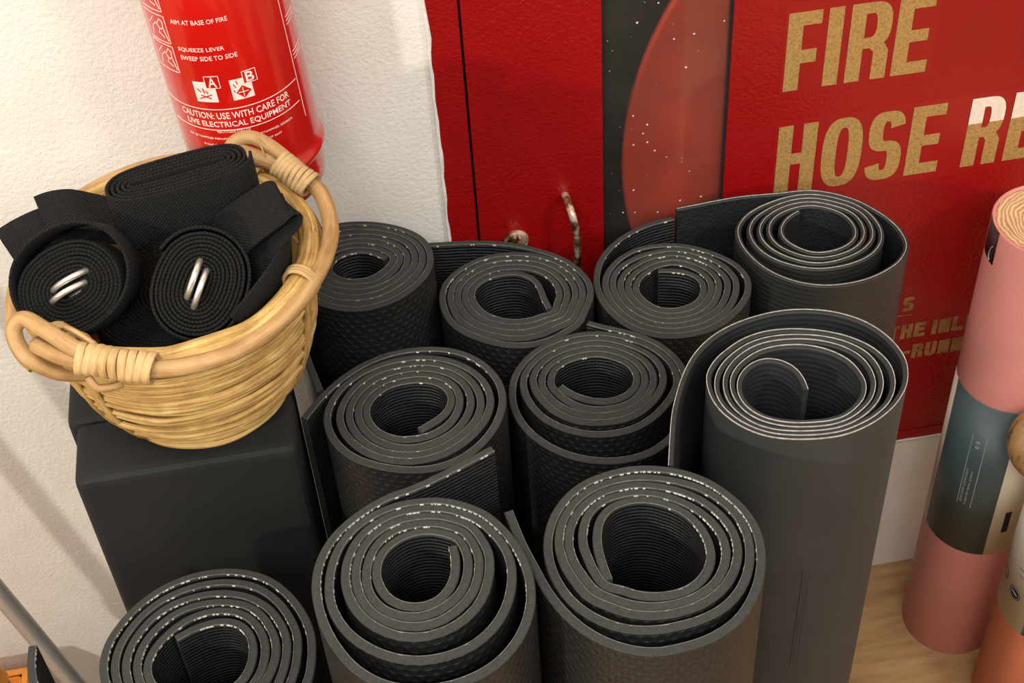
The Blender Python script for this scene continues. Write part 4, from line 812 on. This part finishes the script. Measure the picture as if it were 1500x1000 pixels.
# ------------------------------------------------------------------ cotton straps
def ribbon(name, C, Wv, th, parent=None, m=None, label=None):
    """sheet swept along centre line C; Wv(i) half width vector list; thickness th"""
    N = len(C); V = []; F = []; UV = []; s = 0
    for i in range(N):
        tg = (C[min(i + 1, N - 1)] - C[max(i - 1, 0)]).normalized(); wv = Wv[i]
        n = tg.cross(wv).normalized() * th / 2
        if i: s += (C[i] - C[i - 1]).length
        L = wv.length
        e = wv.normalized() * 0.0006
        V += [C[i] - wv - n * 0.5, C[i] - wv + e - n, C[i] + wv - e - n, C[i] + wv - n * 0.5, C[i] + wv + n * 0.5, C[i] + wv - e + n, C[i] - wv + e + n, C[i] - wv + n * 0.5]
        UV += [(s, -L), (s, -L), (s, L), (s, L + .001), (s, L + .001), (s, L), (s, -L), (s, -L)]
    for i in range(N - 1):
        for j in range(8): F.append((i * 8 + j, i * 8 + 8 + j, i * 8 + 8 + (j + 1) % 8, i * 8 + (j + 1) % 8))
    F += [tuple(range(8)), tuple((N - 1) * 8 + j for j in range(8))[::-1]]
    o = mesh(name, V, F, m or WEB, parent, smooth=False, uv=None)
    me = o.data; l = me.uv_layers.new(name='UVMap'); flat = []
    for p in me.polygons:
        for k in p.vertices: flat.extend(UV[k])
    l.data.foreach_set('uv', flat)
    me.polygons.foreach_set('use_smooth', [len(p.vertices) == 4 for p in me.polygons])
    bm = bmesh.new(); bm.from_mesh(me)
    bmesh.ops.recalc_face_normals(bm, faces=bm.faces)
    for e_ in bm.edges:
        if len(e_.link_faces) == 2 and e_.calc_face_angle(0) > 0.9: e_.smooth = False
    bm.to_mesh(me); bm.free()
    return o
def strap_roll(c, n, ang, turns, r0, L0, pitch, label, last=None, rings=True, tilt_turn=0.0, seed=0, hole=1.0, wdt=0.038, th=0.0021):
    n = Vector(n).normalized(); e1 = Vector((1, 0, 0)); e1 = (e1 - e1.dot(n) * n).normalized(); e2 = n.cross(e1)
    a = e1 * math.cos(ang) + e2 * math.sin(ang); b = n.cross(a)
    C = []; Wv = []; n_ = 40; tot = int(turns * n_)
    for i in range(tot + 1):
        q = 2 * PI * i / n_; k = i / n_
        r = r0 + pitch * k
        r *= 1 + 0.012 * noise.noise(Vector((k * 3, seed, 0)))
        cx, sx = math.cos(q), math.sin(q)
        st = L0 * math.tanh(cx * 2.2)
        p = a * (r * cx + st) + b * (r * sx)
        sh = 0.0009 * noise.noise(Vector((k * 1.3, seed, 7)))
        if last:
            f = max(0.0, (k - (turns - 1.0))); f = min(f / 0.35, 1.0); f = f * f * (3 - 2 * f)
            p += (e1 * last[0] + e2 * last[1]) * f + p.normalized() * last[2] * f
            sh += last[3] * f
        C.append(p + n * (sh - wdt / 2)); Wv.append(n * wdt / 2)
    root = empty('yoga_strap', c); tag(root, label, 'yoga strap', 'black cotton straps in the basket')
    ribbon('webbing', C, Wv, th, root)
    if rings:
        for s_ in (-1, 1):
            path = []
            for k in range(28):
                q = 2 * PI * k / 28
                path.append(a * (0.0150 * math.cos(q) + s_ * 0.0022) + b * (s_ * 0.0030 + 0.0015) + n * (-0.0115 + 0.0190 * math.sin(q) * (1 if math.sin(q) > 0 else 0.8)))
            bm = bmesh.new(); tube(bm, path, 0.0021, 12, closed=True); o = bm_obj('d_ring', bm, CHROME, root); o['label'] = 'polished metal buckle ring'
    return root
strap_roll((-0.1955, -0.2635, 0.852), (-0.10, -0.73, 0.68), math.radians(22), 10.6, 0.0042, 0.0055, 0.00262,
           'coiled black strap with a wide loose outer turn and two nearly level metal rings', last=(0.002, 0.0065, 0.0030, 0.004), seed=1)
strap_roll((-0.1125, -0.2790, 0.852), (0.10, -0.74, 0.67), math.radians(62), 10.2, 0.0040, 0.0062, 0.00262,
           'tightly coiled black strap with two steeply tilted metal rings in its core', last=(0, 0.0, 0.0012, 0.0), seed=2)
strap_roll((-0.1180, -0.2050, 0.889), (-0.03, 0.03, 0.99), math.radians(11), 5.0, 0.0022, 0.030, 0.0036,
           'flattened black strap coil lying topmost, against the red cylinder', rings=False, seed=3)
def ribbon_strap(name, segs, label):
    root = empty('yoga_strap', segs[0][0][0]); tag(root, label, 'yoga strap', 'black cotton straps in the basket')
    base = Vector(segs[0][0][0])
    for pts, wv in segs:
        C = catmull([Vector(p) - base for p in pts], 8)
        wv0 = Vector(wv) if not isinstance(wv[0], (tuple, list)) else None
        Wv = []
        for i in range(len(C)):
            tg = (C[min(i + 1, len(C) - 1)] - C[max(i - 1, 0)]).normalized()
            v = wv0.copy(); v -= v.dot(tg) * tg; v.normalize(); Wv.append(v * 0.019)
        ribbon('webbing', C, Wv, 0.0022, root)
    return root
ribbon_strap('loose', [([(-0.118, -0.222, 0.812), (-0.102, -0.232, 0.838), (-0.088, -0.240, 0.858), (-0.072, -0.2405, 0.870), (-0.056, -0.2370, 0.8765), (-0.0505, -0.2360, 0.874), (-0.0525, -0.2375, 0.869), (-0.062, -0.2420, 0.862), (-0.078, -0.2460, 0.846), (-0.092, -0.2460, 0.822)], (0.017, -0.035, -0.006)),
                       ([(-0.0560, -0.200, 0.832), (-0.0530, -0.228, 0.838), (-0.0570, -0.252, 0.838), (-0.0720, -0.275, 0.832), (-0.0900, -0.290, 0.820)], (0.10, -0.05, 0.9))],
             'loose black strap folded over beside the cane binding, behind the tightly coiled one')
ribbon_strap('tail', [([(-0.2400, -0.2120, 0.8495), (-0.226, -0.2060, 0.8525), (-0.210, -0.2010, 0.854), (-0.192, -0.1960, 0.850), (-0.176, -0.191, 0.842), (-0.160, -0.186, 0.828)], (0.012, -0.034, -0.008)),
                      ([(-0.2150, -0.1960, 0.8600), (-0.204, -0.193, 0.8605), (-0.190, -0.190, 0.857), (-0.172, -0.186, 0.845)], (0.012, -0.034, -0.008))],
             'black strap end sticking out over the basket rim towards the plain white wall')
strap_roll((-0.136, -0.2180, 0.7990), (0, 0, 1), 0.3, 15, 0.018, 0.001, 0.0029,
           'black strap coil lying flat at the bottom of the basket beneath the others', rings=False, seed=9)
# ------------------------------------------------------------------ pink and salmon mats by the wall
def cyl_patch(root, r, a0, a1, z0, z1, m, name, n=24, lift=0.0004):
    V = []; F = []
    full = abs(a1 - a0) >= 359.9
    for i in range(n + 1):
        a = math.radians(a0 + (a1 - a0) * i / n)
        for rr in (r, r + lift):
            for z in (z0, z1): V.append((rr * math.sin(a), -rr * math.cos(a), z))
    for i in range(n):
        k = i * 4; j = k + 4
        F += [(k + 2, j + 2, j + 3, k + 3), (k, k + 2, k + 3, k + 1), (k + 1, k + 3, j + 3, j + 1), (k, j, j + 2, k + 2)]
        F[-3] = (k + 3, j + 3, j + 1, k + 1)
    if not full: F += [(0, 1, 3, 2), (n * 4, n * 4 + 2, n * 4 + 3, n * 4 + 1)]
    return mesh(name, V, F, m, root, smooth=False)
def smooth_patch(o):
    for p in o.data.polygons: p.use_smooth = True
    return o
def wrap_text(root, txt, r, a0, z0, width, height, m, vertical=False, name='label_text'):
    me = text_mesh(txt, 0.01, width, height, extrude=0.00005)
    for v in me.vertices:
        x, y, z = v.co
        if vertical: x, y = -y, x
        a = math.radians(a0) + x / r; rr = r + z
        v.co = Vector((rr * math.sin(a), -rr * math.cos(a), z0 + y))
    link(name, me, m, root, smooth=False)
PXc, PYc, PR = 0.6000, -0.0885, 0.0520
pm = tag(empty('cork_yoga_mat', (PXc, PYc, 0)), 'tall pink cork-backed mat roll with teal and cream paper sleeve by the wall', 'yoga mat', 'pastel rolled mats by the skirting')
lathe_obj('rolled_sheet', [(0.045, 0.0), (PR - 0.001, 0.0), (PR, 0.001), (PR, 0.609), (PR - 0.0008, 0.61), (PR - 0.0030, 0.61), (PR - 0.0034, 0.6085), (PR - 0.0034, 0.58)], PINK, pm, 96, cap=False)
def cork_top(root, r, z):
    V = []; F = []; seg_ = 64; rings = 40
    for j in range(rings + 1):
        for k in range(seg_):
            rr = r * j / rings; a = 2 * PI * k / seg_
            layer = ((rr / 0.0042) - a / (2 * PI)) % 1.0
            h = -0.0010 if layer < 0.13 else 0.0
            V.append((rr * math.cos(a), rr * math.sin(a), z + h + 0.0008 * noise.noise(Vector((rr * 80, a * 2, 1)))))
    for j in range(rings):
        for k in range(seg_): F.append((j * seg_ + k, (j + 1) * seg_ + k, (j + 1) * seg_ + (k + 1) % seg_, j * seg_ + (k + 1) % seg_))
    b = len(V)
    for k in range(seg_): V.append((r * math.cos(2 * PI * k / seg_), r * math.sin(2 * PI * k / seg_), z - 0.02))
    for k in range(seg_): F.append((rings * seg_ + k, b + k, b + (k + 1) % seg_, rings * seg_ + (k + 1) % seg_))
    o = mesh('cork_core', V, F, CORK, root, smooth=True); o['label'] = 'wound cork layers showing at the top'
cork_top(pm, PR - 0.0034, 0.6085)
sl = smooth_patch(cyl_patch(pm, PR, 0, 360, 0.190, 0.4125, CREAM, 'paper_sleeve', 64)); sl['label'] = 'cream paper sleeve'
tp = cyl_patch(pm, PR + 0.0004, -96, -12.5, 0.1902, 0.4123, TEAL, 'sleeve_panel', 24, 0.0002); smooth_patch(tp); tp['label'] = 'dark teal sleeve panel'
rt = PR + 0.0006
def vline(root, r, a0, a1, z0, z1, wd, m, name='printed_line'):
    V = []; 
    for (a, z) in ((a0, z0), (a1, z1)):
        A = math.radians(a)
        for s_ in (-1, 1):
            for rr in (r - 0.0002, r + 0.00012):
                V.append((rr * math.sin(A + s_ * wd / 2 / r), -rr * math.cos(A + s_ * wd / 2 / r), z))
    mesh(name, V, [(1, 3, 7, 5), (0, 1, 5, 4), (2, 6, 7, 3), (0, 2, 3, 1), (4, 5, 7, 6), (0, 4, 6, 2)], m, root)
PALE = simple('pale_print', srgb(170, 178, 178), 0.5)
vline(pm, rt, -55.5, -55.5, 0.262, 0.3675, 0.0006, PALE); vline(pm, rt, -39.5, -39.5, 0.2615, 0.3705, 0.0006, PALE)
wrap_text(pm, 'JOIN OUR COMMUNITY', rt, -50.0, 0.266, 0.052, 0.0030, PALE, True)
wrap_text(pm, 'to get the latest updates', rt, -45.0, 0.264, 0.052, 0.0028, PALE, True)
for zc in (0.3495, 0.3565):
    me = text_mesh('O', 0.01, 0.0042, 0.0042, extrude=0.00005, offset=0.0006)
    for v in me.vertices:
        a = math.radians(-50.5) + v.co.x / rt; v.co = Vector(((rt + v.co.z) * math.sin(a), -(rt + v.co.z) * math.cos(a), zc + v.co.y))
    link('printed_icon', me, PALE, pm, smooth=False)
cyl_patch(pm, PR + 0.0004, 1.5, 9.0, 0.226, 0.259, simple('black_print', srgb(30, 28, 28), 0.5), 'black_bar', 6, 0.0002)
pt = cyl_patch(pm, PR, -112, -83, 0.572, 0.6101, PLUM, 'closing_tape', 8, 0.0003); smooth_patch(pt)
V = [];
bm = bmesh.new(); add_box(bm, 0, 0, 0, 0, 0, 0); bm.clear()
for (a, b, c) in ((-92, -90, 0),):
    pts = [(-89, 0.590), (-91.5, 0.586), (-93, 0.580), (-92.5, 0.575), (-90, 0.5735)]
    tube(bm, catmull([Vector(((PR + 0.0005) * math.sin(math.radians(q)), -(PR + 0.0005) * math.cos(math.radians(q)), z)) for q, z in pts], 4), 0.0005, 6)
bm_obj('tape_print', bm, PALE, pm)
# bottom band of clear wrap is left plain; salmon roll
SX, SY, SR = 0.6440, -0.2000, 0.0550
sm = tag(empty('salmon_yoga_mat', (SX, SY, 0)), 'short salmon mat roll with cream label and dark oval marks, beside the pink roll', 'yoga mat', 'pastel rolled mats by the skirting')
lathe_obj('rolled_sheet', [(0.045, 0.0), (SR - 0.001, 0.0), (SR, 0.001), (SR, 0.371), (SR - 0.001, 0.372), (SR - 0.0030, 0.372), (SR - 0.0034, 0.3705), (SR - 0.0034, 0.35)], SALMON, sm, 96, cap=False)
cork_top(sm, SR - 0.0034, 0.3705)
sl = smooth_patch(cyl_patch(sm, SR, 0, 360, 0.1695, 0.355, simple('off_white_label', srgb(204, 194, 176), 0.55, nscale=20, namp=0.05), 'paper_sleeve', 64)); sl['label'] = 'cream printed label'
def oval(a0, z0, ra, rz, m, lift):
    V = []; n = 22; rr = SR + 0.0004
    for L_ in (0, lift):
        for k in range(n):
            q = 2 * PI * k / n; A = math.radians(a0) + ra * math.cos(q) / rr; V.append(((rr + L_) * math.sin(A), -(rr + L_) * math.cos(A), z0 + rz * math.sin(q)))
    F = [tuple(range(n, 2 * n))] + [(k, (k + 1) % n, n + (k + 1) % n, n + k) for k in range(n)]
    mesh('printed_oval', V, F, m, sm)
oval(-80, 0.2170, 0.0085, 0.0085, simple('charcoal_print', srgb(44, 48, 50), 0.5), 0.0002)
oval(-80, 0.2170, 0.0074, 0.0074, PALE, 0.00025); oval(-80, 0.2170, 0.0068, 0.0068, bpy.data.materials['charcoal_print'], 0.0003)
oval(-104, 0.2220, 0.0070, 0.0080, simple('grey_brown_print', srgb(112, 98, 92), 0.5), 0.0002)
vline(sm, SR + 0.0008, -84, -76, 0.2180, 0.2165, 0.002, CREAM, 'oval_print')
GREYP = simple('faint_print', srgb(140, 134, 124), 0.6)
for k, (z, a0, a1) in enumerate(((0.2560, -84, -62), (0.2735, -80, -56), (0.2470, -82, -66))):
    tb = smooth_patch(cyl_patch(sm, SR + 0.0004, a0, a1, z, z + 0.0012, GREYP, 'printed_line', 8, 0.00015))
smooth_patch(cyl_patch(sm, SR + 0.0004, -58, 20, 0.1697, 0.20, TEAL, 'sleeve_panel', 12, 0.0002))
# cork ball resting on the salmon roll against the pink one
bm = bmesh.new(); bmesh.ops.create_uvsphere(bm, u_segments=40, v_segments=24, radius=0.0385)
for v in bm.verts: v.co *= 1 + 0.006 * noise.noise(v.co * 60)
BALL = NT('flecked_cork'); co = BALL.coord(); f1 = BALL.noise(co, 70, 4, 0.6, (1, 1, 0.35)); f2 = BALL.noise(co, 160, 2, 0.5, (1, 1, 0.3))
BALL.set(Base_Color=BALL.ramp(BALL.math('ADD', BALL.math('MULTIPLY', f1, 0.5), BALL.math('MULTIPLY', f2, 0.5)), [(0.36, srgb(110, 74, 40)), (0.45, srgb(182, 142, 92)), (0.65, srgb(202, 164, 112))]), Roughness=0.7, Normal=BALL.bump(f2, 0.0005))
ball = bm_obj('cork_massage_ball', bm, BALL.m, smooth=True); ball.location = (0.5990, -0.1800, 0.4105)
tag(ball, 'round flecked cork ball lying on the salmon roll against the cream sleeve', 'massage ball')

# ------------------------------------------------------------------ metal stand and orange crate at the wall
def pole_pts(x0, z0, y, k): return [Vector((x0 + k * (zz - z0) * -1, y, zz)) for zz in (0.004, 0.25, 0.6, 1.05)]
st = tag(empty('tilted_metal_pole', (-0.30, -0.10, 0)), 'polished metal pole leaning against the white wall near the foam block', 'pole', 'metal poles leaning at the wall')
def pole(xa, za, xb, zb, y0, y1, rad, m, root, name):
    k = (xb - xa) / (zb - za); P = []
    for i in range(9):
        zz = 0.006 + 1.10 * i / 8
        P.append(Vector((xa + k * (zz - za), y0 + (y1 - y0) * i / 8, zz)) - root.location)
    tube_obj(name, P, rad, m, root, seg=24)
    bm = bmesh.new(); bmesh.ops.create_cone(bm, cap_ends=True, segments=20, radius1=rad * 1.35, radius2=rad * 1.2, depth=0.03, matrix=Matrix.Translation(P[0] + Vector((0, 0, 0.0095)))); bm_obj('rubber_foot', bm, simple('rubber_foot_black', srgb(26, 26, 26), 0.7), root)
pole(-0.3790, 0.408, -0.3470, 0.233, -0.150, -0.135, 0.0088, ALU, st, 'pole_tube')
st2 = tag(empty('tilted_metal_pole', (-0.40, -0.12, 0)), 'grey-green pole with orange clamp beside the polished one', 'pole', 'metal poles leaning at the wall')
pole(-0.4240, 0.262, -0.4115, 0.198, -0.140, -0.125, 0.0100, GREYTUBE, st2, 'pole_tube')
bm = bmesh.new(); bmesh.ops.create_cone(bm, cap_ends=True, segments=28, radius1=0.0145, radius2=0.0145, depth=0.028, matrix=Matrix.Translation((-0.4265 + 0.40, -0.139 + 0.12, 0.275)) @ Matrix.Rotation(math.radians(-11), 4, 'Y'))
add_box(bm, -0.042, -0.016, -0.040, -0.022, 0.264, 0.286)
bmesh.ops.bevel(bm, geom=[e for e in bm.edges if e.calc_face_angle(0) > 0.8], offset=0.002, segments=2, affect='EDGES')
o = bm_obj('clamp', bm, ORANGE, st2); o['label'] = 'orange plastic clamp'
bm = bmesh.new()
X0, X1, Y0, Y1, ZT, T = -0.66, -0.432, -0.30, -0.052, 0.150, 0.005
for b in ((X0, X1, Y0, Y0 + T, 0, ZT), (X0, X1, Y1 - T, Y1, 0, ZT), (X0, X0 + T, Y0, Y1, 0, ZT), (X1 - T, X1, Y0, Y1, 0, ZT), (X0, X1, Y0, Y1, 0, T)): add_box(bm, *b)
bmesh.ops.translate(bm, verts=bm.verts[:], vec=(0.546, 0.176, 0))
cr = bm_obj('plastic_crate', bm, ORANGE); cr.location = (-0.546, -0.176, 0)
tag(cr, 'orange plastic crate whose rim just shows beneath the poles', 'crate')
bm = bmesh.new()
for b in ((X0 - 0.006, X1 + 0.006, Y0 - 0.006, Y0 + 0.004), (X0 - 0.006, X1 + 0.006, Y1 - 0.004, Y1 + 0.006), (X0 - 0.006, X0 + 0.004, Y0, Y1), (X1 - 0.004, X1 + 0.006, Y0, Y1)): add_box(bm, *b, ZT - 0.012, ZT + 0.002)
bmesh.ops.translate(bm, verts=bm.verts[:], vec=(0.546, 0.176, 0))
bmesh.ops.bevel(bm, geom=bm.edges[:], offset=0.002, segments=2, affect='EDGES')
bm_obj('crate_rim', bm, ORANGE, cr)
